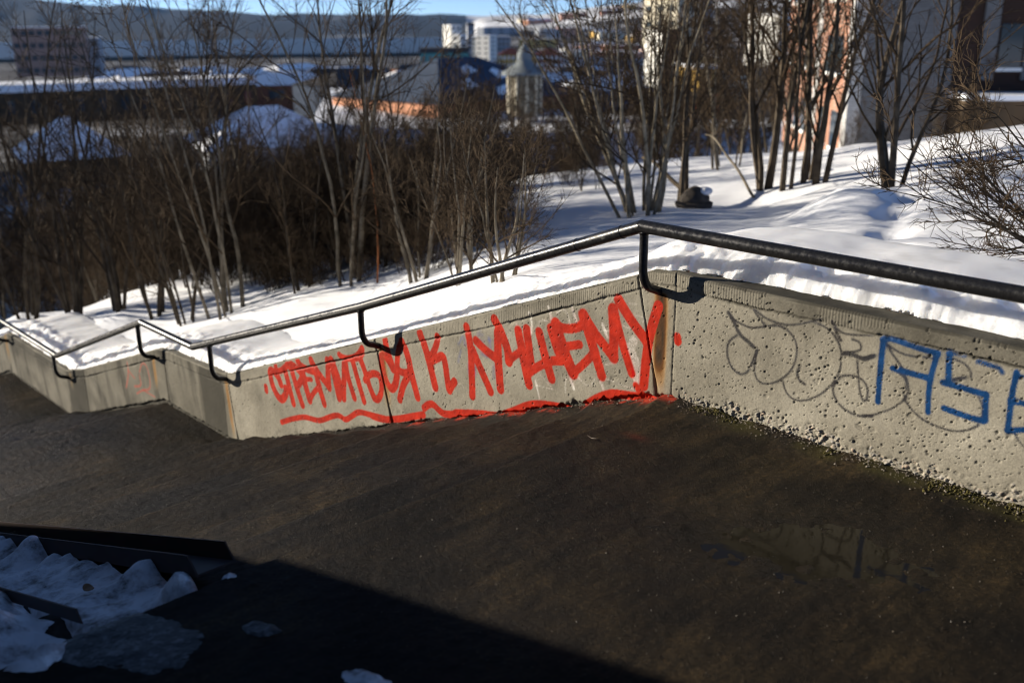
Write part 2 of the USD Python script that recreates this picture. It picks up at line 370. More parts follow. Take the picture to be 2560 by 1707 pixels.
# strokes on the wall face: width, then (x, z) points in metres
RED=[
('.',[0.0559,(-3.879,-0.978),(-3.878,-1.006)]),
('С',[0.0664,(-3.644,-0.893),(-3.68,-0.831),(-3.779,-0.801),(-3.8,-0.881),(-3.751,-0.975),(-3.676,-1.026),(-3.616,-1.002),(-3.569,-0.934),(-3.578,-0.912)]),
('С',[0.0496,(-3.702,-0.734),(-3.689,-0.779)]),
('Т',[0.0463,(-3.674,-0.793),(-3.614,-0.774),(-3.551,-0.726),(-3.458,-0.681),(-3.398,-0.696)]),
('Т',[0.0424,(-3.53,-0.663),(-3.525,-0.711)]),
('Т',[0.0636,(-3.564,-0.761),(-3.53,-0.856),(-3.479,-1.001)]),
('Р',[0.0622,(-3.475,-0.716),(-3.412,-0.86),(-3.35,-0.978)]),
('Р',[0.0575,(-3.458,-0.685),(-3.382,-0.697),(-3.325,-0.731),(-3.34,-0.783),(-3.402,-0.844)]),
('Е',[0.0557,(-3.366,-0.631),(-3.331,-0.662),(-3.256,-0.67),(-3.174,-0.666)]),
('Е',[0.0684,(-3.318,-0.676),(-3.295,-0.794),(-3.241,-0.907)]),
('Е',[0.0346,(-3.283,-0.755),(-3.197,-0.737)]),
('Е',[0.0415,(-3.237,-0.904),(-3.171,-0.826),(-3.097,-0.767)]),
('М',[0.0603,(-3.178,-0.585),(-3.129,-0.663),(-3.097,-0.763),(-3.045,-0.883)]),
('М',[0.0536,(-3.178,-0.585),(-3.092,-0.663),(-2.997,-0.715),(-2.968,-0.741)]),
('М',[0.0584,(-2.967,-0.737),(-2.97,-0.665),(-2.962,-0.532)]),
('М',[0.0521,(-2.933,-0.529),(-2.895,-0.629),(-2.849,-0.79)]),
('И',[0.0591,(-2.91,-0.516),(-2.834,-0.647),(-2.791,-0.77)]),
('И',[0.054,(-2.791,-0.765),(-2.768,-0.613),(-2.755,-0.481)]),
('И',[0.0514,(-2.737,-0.502),(-2.719,-0.6),(-2.658,-0.733)]),
('Т',[0.0444,(-2.806,-0.451),(-2.76,-0.466),(-2.678,-0.45),(-2.581,-0.407),(-2.523,-0.341)]),
('Т',[0.0445,(-2.523,-0.341),(-2.526,-0.382),(-2.609,-0.43)]),
('Т',[0.0519,(-2.651,-0.456),(-2.604,-0.587),(-2.544,-0.726)]),
('Ь',[0.0532,(-2.556,-0.425),(-2.506,-0.512),(-2.468,-0.599),(-2.423,-0.668)]),
('Ь',[0.0487,(-2.517,-0.564),(-2.467,-0.511),(-2.395,-0.484),(-2.345,-0.487),(-2.325,-0.557),(-2.344,-0.63),(-2.392,-0.68),(-2.428,-0.657)]),
('С',[0.0552,(-2.261,-0.225),(-2.245,-0.298),(-2.195,-0.4)]),
('С',[0.0544,(-2.195,-0.402),(-2.242,-0.352),(-2.305,-0.326),(-2.321,-0.353),(-2.31,-0.438),(-2.279,-0.514),(-2.228,-0.556),(-2.182,-0.521),(-2.155,-0.44)]),
('Я',[0.0448,(-2.082,-0.193),(-2.128,-0.257),(-2.149,-0.352),(-2.138,-0.399),(-2.082,-0.403),(-2.019,-0.383)]),
('Я',[0.0548,(-2.082,-0.193),(-2.032,-0.265),(-1.999,-0.395),(-1.946,-0.53)]),
('Я',[0.0488,(-2.035,-0.414),(-2.095,-0.488),(-2.138,-0.601)]),
('К',[0.0558,(-1.891,-0.093),(-1.834,-0.2),(-1.789,-0.328),(-1.76,-0.413)]),
('К',[0.0445,(-1.722,-0.076),(-1.727,-0.115),(-1.762,-0.179),(-1.804,-0.241)]),
('К',[0.0489,(-1.798,-0.252),(-1.725,-0.213),(-1.673,-0.183),(-1.654,-0.251),(-1.642,-0.334),(-1.626,-0.407),(-1.612,-0.373),(-1.573,-0.328)]),
('Л',[0.0503,(-1.446,0.045),(-1.416,-0.07),(-1.41,-0.23),(-1.411,-0.375)]),
('Л',[0.051,(-1.399,-0.085),(-1.344,-0.166),(-1.247,-0.302)]),
('У',[0.0494,(-1.367,-0.021),(-1.288,-0.059),(-1.184,-0.089)]),
('У',[0.0555,(-1.179,0.068),(-1.178,-0.078),(-1.17,-0.169),(-1.161,-0.264)]),
('Ч',[0.0555,(-1.2,0.144),(-1.144,0.075),(-1.094,-0.013),(-1.089,-0.079)]),
('Ч',[0.0406,(-1.089,-0.075),(-1.032,-0.025),(-0.983,0.005)]),
('Ч',[0.0543,(-1.01,0.119),(-0.983,0.014),(-0.947,-0.112),(-0.926,-0.174)]),
('Ш',[0.0527,(-0.943,0.142),(-0.923,0.028),(-0.908,-0.057)]),
('Ш',[0.0442,(-0.92,-0.1),(-0.839,-0.04),(-0.764,0.005),(-0.667,0.029)]),
('Ш',[0.0538,(-0.846,0.146),(-0.799,0.014),(-0.751,-0.092)]),
('Ш',[0.0505,(-0.759,0.187),(-0.73,0.117),(-0.684,0.042)]),
('Е',[0.0656,(-0.721,0.22),(-0.684,0.134),(-0.641,0.053),(-0.593,-0.021)]),
('Е',[0.0442,(-0.721,0.22),(-0.673,0.208),(-0.591,0.222),(-0.518,0.264),(-0.524,0.311)]),
('Е',[0.0408,(-0.66,0.108),(-0.549,0.147)]),
('Е',[0.0409,(-0.593,-0.021),(-0.524,0.041),(-0.447,0.127)]),
('М',[0.0541,(-0.53,0.31),(-0.459,0.164),(-0.393,0.016)]),
('М',[0.051,(-0.524,0.311),(-0.427,0.215),(-0.315,0.132)]),
('М',[0.0539,(-0.317,0.132),(-0.32,0.282),(-0.331,0.381)]),
('М',[0.0453,(-0.323,0.383),(-0.276,0.249),(-0.196,0.08)]),
('У',[0.0519,(-0.296,0.438),(-0.217,0.354),(-0.116,0.269)]),
('У',[0.0504,(-0.045,0.455),(-0.092,0.303),(-0.111,0.161),(-0.118,0.036)]),
('.',[0.0398,(0.073,0.328),(0.077,0.309)]),
('~',[0.0407,(-3.68,-1.216),(-3.514,-1.139),(-3.339,-1.07),(-3.23,-1.056),(-3.115,-1.04),(-2.959,-0.955),(-2.855,-0.916),(-2.788,-0.939),(-2.707,-0.885),(-2.62,-0.822),(-2.499,-0.808),(-2.318,-0.788)]),
('~',[0.0458,(-2.456,-0.808),(-2.35,-0.803),(-2.184,-0.755),(-1.982,-0.672),(-1.891,-0.636)]),
('~',[0.0431,(-1.882,-0.588),(-1.839,-0.55),(-1.786,-0.532),(-1.722,-0.565),(-1.658,-0.569),(-1.518,-0.519),(-1.336,-0.475),(-1.219,-0.449)]),
('~',[0.0455,(-1.564,-0.532),(-1.318,-0.466),(-1.19,-0.448),(-1.048,-0.369),(-0.929,-0.298),(-0.839,-0.268),(-0.75,-0.252),(-0.664,-0.24)]),
('~',[0.0382,(-0.747,-0.254),(-0.625,-0.239)]),
('~',[0.048,(-0.496,-0.179),(-0.418,-0.116),(-0.319,-0.062),(-0.233,-0.051),(-0.154,-0.038),(-0.051,-0.044)]),
('~',[0.0327,(-0.167,0.023),(-0.134,-0.011),(-0.087,-0.033),(-0.026,-0.029)]),
]
BLUE=[
('A',1,[0.0202,(1.076,0.283),(1.072,0.352),(1.07,0.455),(1.07,0.546)]),
('A',1,[0.0192,(1.07,0.546),(1.106,0.555),(1.19,0.544),(1.287,0.537)]),
('A',1,[0.0174,(1.287,0.537),(1.275,0.459),(1.271,0.388),(1.279,0.296)]),
('A',1,[0.0196,(1.12,0.436),(1.17,0.435),(1.265,0.433)]),
('S',0.7,[0.016,(1.387,0.552),(1.344,0.554),(1.328,0.554)]),
('S',1,[0.0189,(1.331,0.554),(1.34,0.443)]),
('S',1,[0.0195,(1.322,0.43),(1.394,0.428),(1.482,0.424)]),
('S',1,[0.0176,(1.482,0.424),(1.494,0.325)]),
('S',1,[0.0199,(1.484,0.321),(1.423,0.321),(1.338,0.33)]),
('S',0.75,[0.0181,(1.439,0.542),(1.487,0.538),(1.513,0.538),(1.526,0.523)]),
('E',1,[0.0167,(1.576,0.536),(1.571,0.453),(1.576,0.311)]),
('E',1,[0.0186,(1.572,0.425),(1.666,0.429)]),
('E',1,[0.0168,(1.577,0.308),(1.631,0.331),(1.691,0.339)]),
('E',0.9,[0.0152,(1.578,0.521),(1.657,0.529)]),
]
SMEAR=[
(0.5,[0.0255,(-1.526,-0.081),(-1.482,-0.01),(-1.47,-0.068)]),
(0.55,[0.0216,(-1.507,-0.115),(-1.537,-0.195)]),
(0.4,[0.0348,(-1.332,0.052),(-1.353,0.019),(-1.313,0.028)]),
(0.55,[0.0204,(-1.254,0.023),(-1.242,-0.029)]),
(0.35,[0.0178,(-1.32,-0.01),(-1.228,0.015)]),
(0.5,[0.0214,(-1.276,-0.097),(-1.322,-0.09)]),
(0.45,[0.0293,(-1.218,-0.144),(-1.219,-0.209)]),
(0.5,[0.0204,(-1.378,-0.189),(-1.379,-0.232)]),
(0.4,[0.0206,(-1.436,-0.189),(-1.438,-0.237)]),
]
WHITE=[
(0.6,[0.0177,(-0.922,0.242),(-0.899,0.187),(-0.91,0.127)]),
(0.6,[0.0176,(-0.772,0.307),(-0.754,0.243)]),
(0.6,[0.0168,(-0.606,0.336),(-0.572,0.261)]),
(0.5,[0.0089,(-0.852,0.175),(-0.84,0.221),(-0.788,0.223)]),
(0.5,[0.011,(-0.715,0.281),(-0.671,0.315),(-0.632,0.294),(-0.621,0.246)]),
(0.55,[0.0139,(-0.875,-0.138),(-0.845,-0.233)]),
(0.45,[0.0138,(-0.644,-0.064),(-0.648,-0.144)]),
(0.5,[0.0165,(-0.616,-0.053),(-0.587,-0.106)]),
(0.45,[0.0083,(-0.863,-0.162),(-0.751,-0.154)]),
(0.4,[0.0103,(-0.833,-0.096),(-0.745,-0.148)]),
(0.4,[0.0181,(-1.025,0.155),(-1.001,0.134)]),
(0.6,[0.017,(-0.396,0.291),(-0.361,0.23)]),
(0.5,[0.0082,(-0.225,0.432),(-0.179,0.437)]),
(0.5,[0.0086,(-0.187,0.381),(-0.126,0.382),(-0.135,0.359)]),
(0.5,[0.005,(-0.428,0.249),(-0.351,0.266)]),
(0.45,[0.0571,(-0.192,0.247),(-0.211,0.2),(-0.172,0.146),(-0.163,0.063)]),
(0.5,[0.0207,(-0.398,-0.02),(-0.38,-0.051)]),
(0.5,[0.0074,(-0.365,0.006),(-0.182,-0.002)]),
(0.5,[0.0157,(-0.61,-0.053),(-0.586,-0.107)]),
(0.45,[0.0093,(-0.564,-0.028),(-0.51,-0.068),(-0.454,-0.049),(-0.438,-0.013)]),
(0.5,[0.0083,(-0.368,0.08),(-0.303,0.109)]),
(0.4,[0.0137,(-0.257,0.312),(-0.215,0.305)]),
(0.4,[0.0075,(-1.536,-0.331),(-1.493,-0.328),(-1.488,-0.352)]),
(0.3,[0.0238,(-1.801,-0.432),(-1.769,-0.446)]),
]
BLACK=[
[0.0156,(0.345,0.504),(0.372,0.475),(0.41,0.415),(0.459,0.393),(0.484,0.377)],
[0.0086,(0.364,0.48),(0.421,0.465),(0.469,0.458),(0.528,0.477),(0.585,0.498),(0.635,0.495),(0.677,0.467),(0.699,0.423),(0.697,0.373),(0.682,0.32),(0.645,0.273),(0.607,0.242),(0.567,0.223),(0.53,0.221),(0.504,0.245),(0.496,0.29),(0.502,0.339),(0.503,0.373)],
[0.0101,(0.396,0.408),(0.359,0.378),(0.348,0.332),(0.361,0.283),(0.388,0.246),(0.433,0.231),(0.47,0.258),(0.485,0.305),(0.504,0.361)],
[0.0085,(0.466,0.55),(0.496,0.518),(0.536,0.485)],
[0.0082,(0.466,0.554),(0.524,0.52),(0.589,0.507),(0.66,0.512),(0.723,0.536),(0.8,0.572)],
[0.0082,(0.769,0.548),(0.816,0.542),(0.864,0.513),(0.893,0.469),(0.903,0.416),(0.897,0.354),(0.866,0.29),(0.812,0.234),(0.755,0.197),(0.698,0.186),(0.66,0.213),(0.643,0.255)],
[0.0109,(0.719,0.346),(0.705,0.309),(0.721,0.28),(0.748,0.271)],
[0.0101,(0.846,0.572),(0.861,0.54),(0.89,0.5)],
[0.0078,(0.851,0.562),(0.878,0.536),(0.916,0.529),(1.021,0.549)],
[0.0085,(0.941,0.515),(0.974,0.511),(0.984,0.486),(0.97,0.471),(0.912,0.45)],
[0.0147,(0.912,0.446),(0.944,0.453),(0.997,0.443),(1.031,0.463)],
[0.0089,(0.971,0.428),(0.981,0.368),(0.997,0.297),(1.016,0.266),(1.03,0.282),(1.029,0.329),(1.002,0.358),(0.969,0.365),(0.921,0.357),(0.891,0.329),(0.875,0.288),(0.887,0.251),(0.919,0.219),(0.962,0.203),(1.011,0.201),(1.058,0.214)],
[0.0072,(1.024,0.208),(1.069,0.224),(1.117,0.256),(1.16,0.293),(1.186,0.328),(1.195,0.371),(1.18,0.408),(1.145,0.426)],
[0.0075,(1.082,0.529),(1.121,0.484),(1.159,0.449),(1.185,0.395),(1.177,0.352),(1.184,0.32),(1.215,0.287),(1.257,0.262),(1.307,0.25),(1.355,0.247),(1.402,0.251),(1.445,0.274),(1.472,0.299)],
[0.0074,(1.082,0.529),(1.128,0.509),(1.179,0.501),(1.27,0.517)],
[0.007,(1.35,0.53),(1.387,0.526),(1.417,0.502),(1.421,0.477)],
[0.0042,(1.457,0.409),(1.479,0.376),(1.48,0.331)],
[0.0097,(0.999,0.444),(1.041,0.471)],
[0.0122,(1.36,0.451),(1.4,0.471)],
[0.0057,(1.6,0.308),(1.618,0.282),(1.641,0.263),(1.682,0.251)],
]
SCRIBBLE=[
[0.036,(-6.612,-1.449),(-6.622,-1.577),(-6.729,-1.744)],
[0.0308,(-6.61,-1.536),(-6.483,-1.579)],
[0.0295,(-6.346,-1.482),(-6.259,-1.362),(-6.152,-1.36),(-6.114,-1.507),(-6.142,-1.612),(-6.315,-1.658),(-6.474,-1.739)],
[0.0329,(-6.511,-1.674),(-6.333,-1.626),(-6.357,-1.521)],
[0.0217,(-6.315,-1.658),(-6.051,-1.66)],
]

# ---------------------------------------------------------------- the stair wall: profiles along x
TOPX = [-13, -10.9, -10.42, -8.42, -7.85, -5.83, -5.6, -4.9, -4.6, -4.42, -0.2, -0.08, 0.05, 0.2, 2.7]
TOPZ = [-2.93, -2.18, -1.99, -1.99, -1.83, -1.12, -1.095, -1.07, -1.045, -1.0, 0.575, 0.625, 0.638, 0.628, 0.628]
BASX = [-13, -10.6, -8.45, -5.85, -4.45, 0, 2.7]
BASZ = [-3.45, -2.57, -2.57, -1.65, -1.65, 0, 0]
JOINTS = [(0.055, 0.0, 0.35), (-0.03, -0.25, 1.0), (-2.415, -0.268, 1.0), (-4.668, -0.154, 1.0), (-5.05, -0.0, 0.25), (-5.72, 0.0, 0.9), (-7.87, 0.0, 0.6), (-8.44, 0.0, 0.9), (-10.5, 0.0, 0.8)]   # x at z = 0, lean, depth
xs = np.concatenate([np.arange(2.62, -2.7, -0.0042), np.arange(-2.7, -4.7, -0.006), np.arange(-4.7, -11.6, -0.012)])[::-1]
NF, NX = 146, len(xs)
zt, zb = lerp(xs, TOPX, TOPZ), lerp(xs, BASX, BASZ) - 0.05
X = np.repeat(xs[:, None], NF, 1)
K = np.linspace(0, 1, NF)[None]
Z = zb[:, None] + (zt - 0.014 - zb)[:, None] * K
rng = np.random.default_rng(5)
P2 = np.stack([X.ravel(), Z.ravel()], 1)
out = 0.010 * fbm2(X, Z, 1.3, 3, 1) + 0.004 * fbm2(X, Z, 9, 4, 2) + 0.0022 * fbm2(X, Z, 60, 3, 3)
hb = Z - (zb + 0.05)[:, None]            # height above the steps
hc = zt[:, None] - Z                     # depth below the coping's edge
grime = np.zeros_like(X)
rust = np.zeros_like(X)
stone = np.zeros(X.shape + (3,))
stoned = np.zeros_like(X)
# crack below the coping
crack = 0.073 + 0.02 * np.clip(-xs, 0, 1.2) / 1.2 + 0.016 * fbm2(xs, xs * 0, 4.0, 4, 7) + 0.010 * fbm2(xs, xs * 0, 30, 3, 8)
dc = np.abs(hc - crack[:, None])
cw = np.clip(0.5 + 2.2 * fbm2(xs, xs * 0, 2.5, 3, 9), 0.15, 1.0)[:, None]
out -= 0.012 * np.exp(-(dc / 0.0055) ** 2) * cw
coping = hc < crack[:, None]
out += np.where(coping, 0.0035 * sstep(0.0, 0.01, crack[:, None] - hc), 0)
out += np.where(coping, 0.0012 * np.sin(X * 2 * np.pi / 0.014) * (fbm2(X, Z, 3, 2, 11) > 0), 0)      # marks of the board it was cast against
grime += np.exp(-(dc / 0.0065) ** 2) * cw * 0.95
chip = sstep(0.06, 0.2, fbm2(X, Z, 14, 4, 12)) * np.exp(-(dc / 0.016) ** 2)
out -= 0.006 * chip
# joints between the panels, set one a little behind the other
for j, (jx, lean, dep) in enumerate(JOINTS):
    d = X - (jx + lean * (Z - 0.0) * (1 if jx > -1 else 1)) - 0.006 * fbm2(Z * 0 + jx, Z, 9, 3, 20 + j) - 0.004 * fbm2(Z * 0 + jx, Z, 45, 2, 40 + j)
    if jx < -1:
        zmid = lerp(jx, BASX, BASZ) + 0.35
        d = X - ({-2.415: -2.30, -4.668: -4.47}.get(jx, jx) + lean * (Z - zmid)) - 0.006 * fbm2(Z * 0 + jx, Z, 9, 3, 20 + j)
    wdt = (0.003 + 0.003 * np.clip(fbm2(Z * 0 + jx, Z, 12, 3, 45 + j) + 0.5, 0, 1)) + 0.010 * sstep(0.16, 0.02, hb) * (dep > 0.7)
    g = np.exp(-(d / wdt) ** 2)
    out -= 0.012 * dep * g
    out += 0.0035 * (1 if j % 2 else -1) * dep * sstep(-0.004, 0.004, d) * np.exp(-np.clip(d, 0, 9) / 0.9)
    grime += g * dep * (0.2 + 0.6 * sstep(0.3, 0.0, hb))
# blow holes
near = (X.ravel() > -4.7)
ph = np.stack([rng.uniform(-4.7, 2.62, 14000), rng.uniform(0, 1, 14000)], 1)
ph[:, 1] = lerp(ph[:, 0], BASX, BASZ) + ph[:, 1] * 0.66
keep = rng.uniform(0, 1, len(ph)) < np.where(ph[:, 0] > 0.06, 1.0, np.where(ph[:, 0] > -2.4, 0.5, 0.35)) * np.clip(0.25 + 2.6 * (fbm2(ph[:, 0], ph[:, 1], 3.5, 4, 30) + 0.12), 0.06, 1)
ph = ph[keep]
pr = 0.0013 + 0.0046 * rng.uniform(0, 1, len(ph)) ** 9 * np.where(ph[:, 0] > 0.06, 1.2, 0.9)
d, idx = cKDTree(ph).query(P2, k=2, distance_upper_bound=0.012)
pit = np.zeros(len(P2))
for k in range(2):
    ok = np.isfinite(d[:, k])
    q = np.zeros(len(P2))
    q[ok] = np.clip(1.25 - d[ok, k] / pr[idx[ok, k]], 0, 1)
    pit = np.maximum(pit, np.minimum(q * 2, 1))
pit = pit.reshape(X.shape)
out -= 0.0045 * pit
grime += 0.6 * pit
# a few broad shallow spalls low on the right length
for _k in range(26):
    sx0, sz0, sr0 = rng.uniform(0.3, 2.55), rng.uniform(0.02, 0.3) ** 1.0, rng.uniform(0.008, 0.026)
    ia, ib = np.searchsorted(xs, [sx0 - 0.06, sx0 + 0.06])
    Xs, Zs = X[ia:ib], Z[ia:ib]
    dd = np.hypot(Xs - sx0, (Zs - sz0) * 1.3) + 0.012 * fbm2(Xs, Zs, 40, 3, 55)
    sp_ = sstep(sr0, sr0 * 0.55, dd)
    out[ia:ib] -= 0.005 * sp_ * (0.6 + fbm2(Xs, Zs, 90, 2, 56))
    grime[ia:ib] += 0.12 * sp_
# the bared, crumbling foot with its aggregate
right = sstep(0.06, 0.14, X)
h0 = np.where(X > 0.1, 0.05 + 0.10 * np.clip(fbm2(X, X * 0, 2.2, 3, 50) + 0.5, 0, 1) + 0.06 * fbm2(X, Z, 12, 3, 51), 0.022 + 0.03 * np.clip(fbm2(X, X * 0, 5, 3, 52) + 0.3, 0, 1))
h0 = np.where((X > -0.95) & (X < -0.02), h0 + 0.01, h0)
ero = sstep(1.0, 0.35, hb / np.maximum(h0, 0.01) + 1.6 * fbm2(X, Z, 24, 4, 53))
out -= ero * np.where(X > 0.1, 0.007, 0.02)
out += ero * 0.016 * fbm2(X, Z, 70, 3, 54)
sp = np.stack([rng.uniform(0.1, 2.62, 5200), rng.uniform(0, 0.26, 5200)], 1)
sr = 0.003 + 0.0085 * rng.uniform(0, 1, len(sp)) ** 3.2
d, idx = cKDTree(sp).query(P2, k=1, distance_upper_bound=0.016)
ok = np.isfinite(d)
cap = np.zeros(len(P2))
cap[ok] = np.sqrt(np.clip(1 - (d[ok] / sr[idx[ok]]) ** 2, 0, 1))
lift = np.zeros(len(P2))
lift[ok] = cap[ok] * sr[idx[ok]]
spread = rng.uniform(0, 1, len(sp))
tone = np.array([(0.36, 0.32, 0.26), (0.17, 0.17, 0.18), (0.26, 0.25, 0.24), (0.38, 0.28, 0.22), (0.32, 0.28, 0.23), (0.22, 0.21, 0.2)])[rng.integers(0, 6, len(sp))]
strong = (ero * right).ravel()
shown = np.zeros(len(P2))
shown[ok] = np.clip(cap[ok] * 3, 0, 1) * sstep(0.25, 0.6, strong[ok] + 0.45 * (spread[idx[ok]] - 0.5))
out += (lift * shown).reshape(X.shape) * 0.8
stoned = (shown * 0.7).reshape(X.shape)
stone.reshape(-1, 3)[ok] = tone[idx[ok]]
# dark growth along the foot of the left lengths, damp under the coping on the right
foot = sstep(0.045, 0.0, hb - 0.05 * np.clip(fbm2(X, X * 0, 14, 4, 60), 0, 1) - 0.03 * fbm2(X, Z, 40, 3, 61))
grime += foot * np.where(X < 0.05, 0.85, 0.1)
patch = np.exp(-((X + 2.17) / 0.13) ** 2 - ((hb - 0.02) / 0.09) ** 2) * sstep(0.0, 0.16, fbm2(X, Z, 26, 4, 62) + 0.04)
grime += patch * 1.2
for gx in (-3.75, -3.45, -3.1, -2.72, -2.55, -2.0, -4.3):
    grime += 0.9 * np.exp(-((X - gx) / 0.05) ** 2 - (hb / 0.075) ** 2) * sstep(0.02, 0.18, fbm2(X, Z, 30, 4, 63))
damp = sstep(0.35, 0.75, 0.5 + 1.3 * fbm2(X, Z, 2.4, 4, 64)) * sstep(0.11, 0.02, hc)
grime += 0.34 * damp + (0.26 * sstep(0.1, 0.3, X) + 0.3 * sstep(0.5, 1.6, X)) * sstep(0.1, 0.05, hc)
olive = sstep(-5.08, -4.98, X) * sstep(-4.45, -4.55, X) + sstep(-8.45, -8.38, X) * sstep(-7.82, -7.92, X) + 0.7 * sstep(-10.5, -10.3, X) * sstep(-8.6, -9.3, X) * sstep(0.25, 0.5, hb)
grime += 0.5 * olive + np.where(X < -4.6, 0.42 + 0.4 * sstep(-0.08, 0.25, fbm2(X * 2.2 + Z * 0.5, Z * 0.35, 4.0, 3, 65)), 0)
grime += np.where(X < 2.7, 0.16 * sstep(-0.05, 0.35, fbm2(X, Z, 1.1, 4, 66)), 0)
# chipped arris, pale lime runs and dark water runs down the face
edgechip = sstep(0.12, 0.3, fbm2(X, X * 0, 9, 4, 67) + 0.5 * fbm2(X, Z, 40, 3, 68)) * sstep(0.02, 0.0, hc)
out -= 0.014 * edgechip
runs = sstep(0.05, 0.3, fbm2(X, Z * 0.12, 11, 4, 69)) * sstep(0.0, 0.1, hc) * sstep(0.62, 0.2, hc)
grime += 0.4 * runs * (0.5 + 1.2 * np.clip(fbm2(X, Z, 3, 3, 72) + 0.3, 0, 1))
grime += 0.22 * sstep(0.02, 0.3, fbm2(X, Z, 5.5, 5, 73)) + 0.3 * sstep(0.2, 0.42, fbm2(X, Z, 17, 4, 74))
out -= 0.004 * sstep(0.2, 0.34, fbm2(X, Z, 17, 4, 74))
# rust run down from the brackets
for rx, rz, ln, wd, st_ in ((-0.03, 0.52, 0.50, 0.036, 1.0), (-2.315, -0.28, 0.42, 0.035, 0.62), (-4.55, -1.08, 0.55, 0.026, 0.5), (-5.98, -1.24, 0.33, 0.03, 0.45), (-8.3, -1.99, 0.2, 0.03, 0.2), (-10.52, -2.0, 0.4, 0.04, 0.4)):
    t = (rz - Z) / ln
    cxr = rx + 0.02 * fbm2(Z * 0 + rx, Z, 5, 2, 70) + (0.12 * (rz - Z) if rx < -0.1 and rx > -5 else 0.02 * (rz - Z))
    rust += st_ * np.exp(-((X - cxr) / wd) ** 4) * sstep(-0.03, 0.02, t) * sstep(1.12, 0.55, t) * (0.75 + 0.6 * fbm2(X * 4, Z, 10, 3, 71))
    rust += 0.22 * st_ * np.exp(-((X - cxr) / (wd * 1.7)) ** 2) * sstep(-0.03, 0.02, t) * sstep(1.25, 0.5, t)
rust = np.clip(rust, 0, 1)
# sprayed paint
cover = np.zeros(len(P2))
paint = np.zeros((len(P2), 3))
owner = np.full(len(P2), -1)
best = np.zeros(len(P2))


def smooth_line(pts, it=2):
    p = np.asarray(pts, float)
    for _ in range(it):
        if len(p) < 3:
            break
        q = np.empty((2 * len(p), 2))
        q[0], q[-1] = p[0], p[-1]
        q[1:-1:2], q[2::2] = p[:-1] * 0.75 + p[1:] * 0.25, p[:-1] * 0.25 + p[1:] * 0.75
        p = q
    return p


def spray(width, pts, colour, strength=1.0, soft=0.007, part=-1, it=2):
    p = smooth_line(pts, it)
    r = width / 2
    lo, hi = p.min(0) - r - 0.06, p.max(0) + r + 0.06
    i0, i1 = np.searchsorted(xs, [lo[0], hi[0]])
    sl = np.zeros((NX, NF), bool)
    sl[i0:i1] = (Z[i0:i1] > lo[1]) & (Z[i0:i1] < hi[1])
    ids = np.nonzero(sl.ravel())[0]
    q = P2[ids]
    dist = np.full(len(q), 9.0)
    for a, b in zip(p[:-1], p[1:]):
        ab = b - a
        t = np.clip(((q - a) @ ab) / max(ab @ ab, 1e-9), 0, 1)
        dist = np.minimum(dist, np.linalg.norm(q - a - t[:, None] * ab, axis=1))
    c = strength * (0.90 * sstep(r + soft * 1.5, r - soft * 1.5, dist) + 0.19 * np.exp(-np.clip(dist - r, 0, 9) / 0.016))
    old = cover[ids]
    paint[ids] += (np.asarray(colour) - paint[ids]) * (c / np.maximum(c + old * (1 - c), 1e-6))[:, None]
    cover[ids] = c + old * (1 - c)
    if part >= 0:
        up = (c > 0.3) & (c > best[ids])
        owner[ids[up]] = part
        best[ids[up]] = c[up]


PARTS = []
for a, L in SMEAR:
    spray(L[0], L[1:], (0.07, 0.09, 0.2), a * 0.9, 0.012)
for a, L in WHITE:
    spray(L[0], L[1:], (0.6, 0.58, 0.54), a * 0.85, 0.006)
PARTS.append(('painted_outline', 'thin grey outline of rounded bubble letters'))
for L in BLACK:
    spray(L[0] * 1.25, L[1:], (0.03, 0.029, 0.031), 0.72, 0.005, 0)
PARTS.append(('painted_scribble', 'faint thin red scribble on the lower landing wall'))
for L in SCRIBBLE:
    spray(L[0] * 0.8, L[1:], (0.28, 0.07, 0.05), 0.62, 0.006, 1)
last = None
for ch, a, L in BLUE:
    if ch != last:
        PARTS.append(('painted_letter', 'blue sprayed letter ' + ch))
        last = ch
    spray(L[0] * 1.08, L[1:], (0.0035, 0.034, 0.115), a, 0.006, len(PARTS) - 1, 1)
last = None
for ch, L in RED:
    if ch != last:
        PARTS.append({'.': ('painted_dot', 'red sprayed dot'), '~': ('painted_underline', 'wavy red line under the lettering')}.get(ch, ('painted_letter', 'red sprayed letter ' + ch)))
        last = ch
    spray(L[0] * (1.0 if L[1][0] < -2.4 else 1.08), L[1:], (0.335, 0.0155, 0.0045), 1.0, 0.006, len(PARTS) - 1)
cover = cover.reshape(X.shape)
cover = cover * (1 - 0.75 * pit) * (1 - 0.8 * np.clip(rust * 0.75, 0, 1) * sstep(-0.8, -1.2, X)) * (1 - 0.85 * np.exp(-(dc / 0.005) ** 2) * cw)
grime = np.clip(grime * (1 - 0.6 * np.clip(cover, 0, 1)), 0, 0.92)
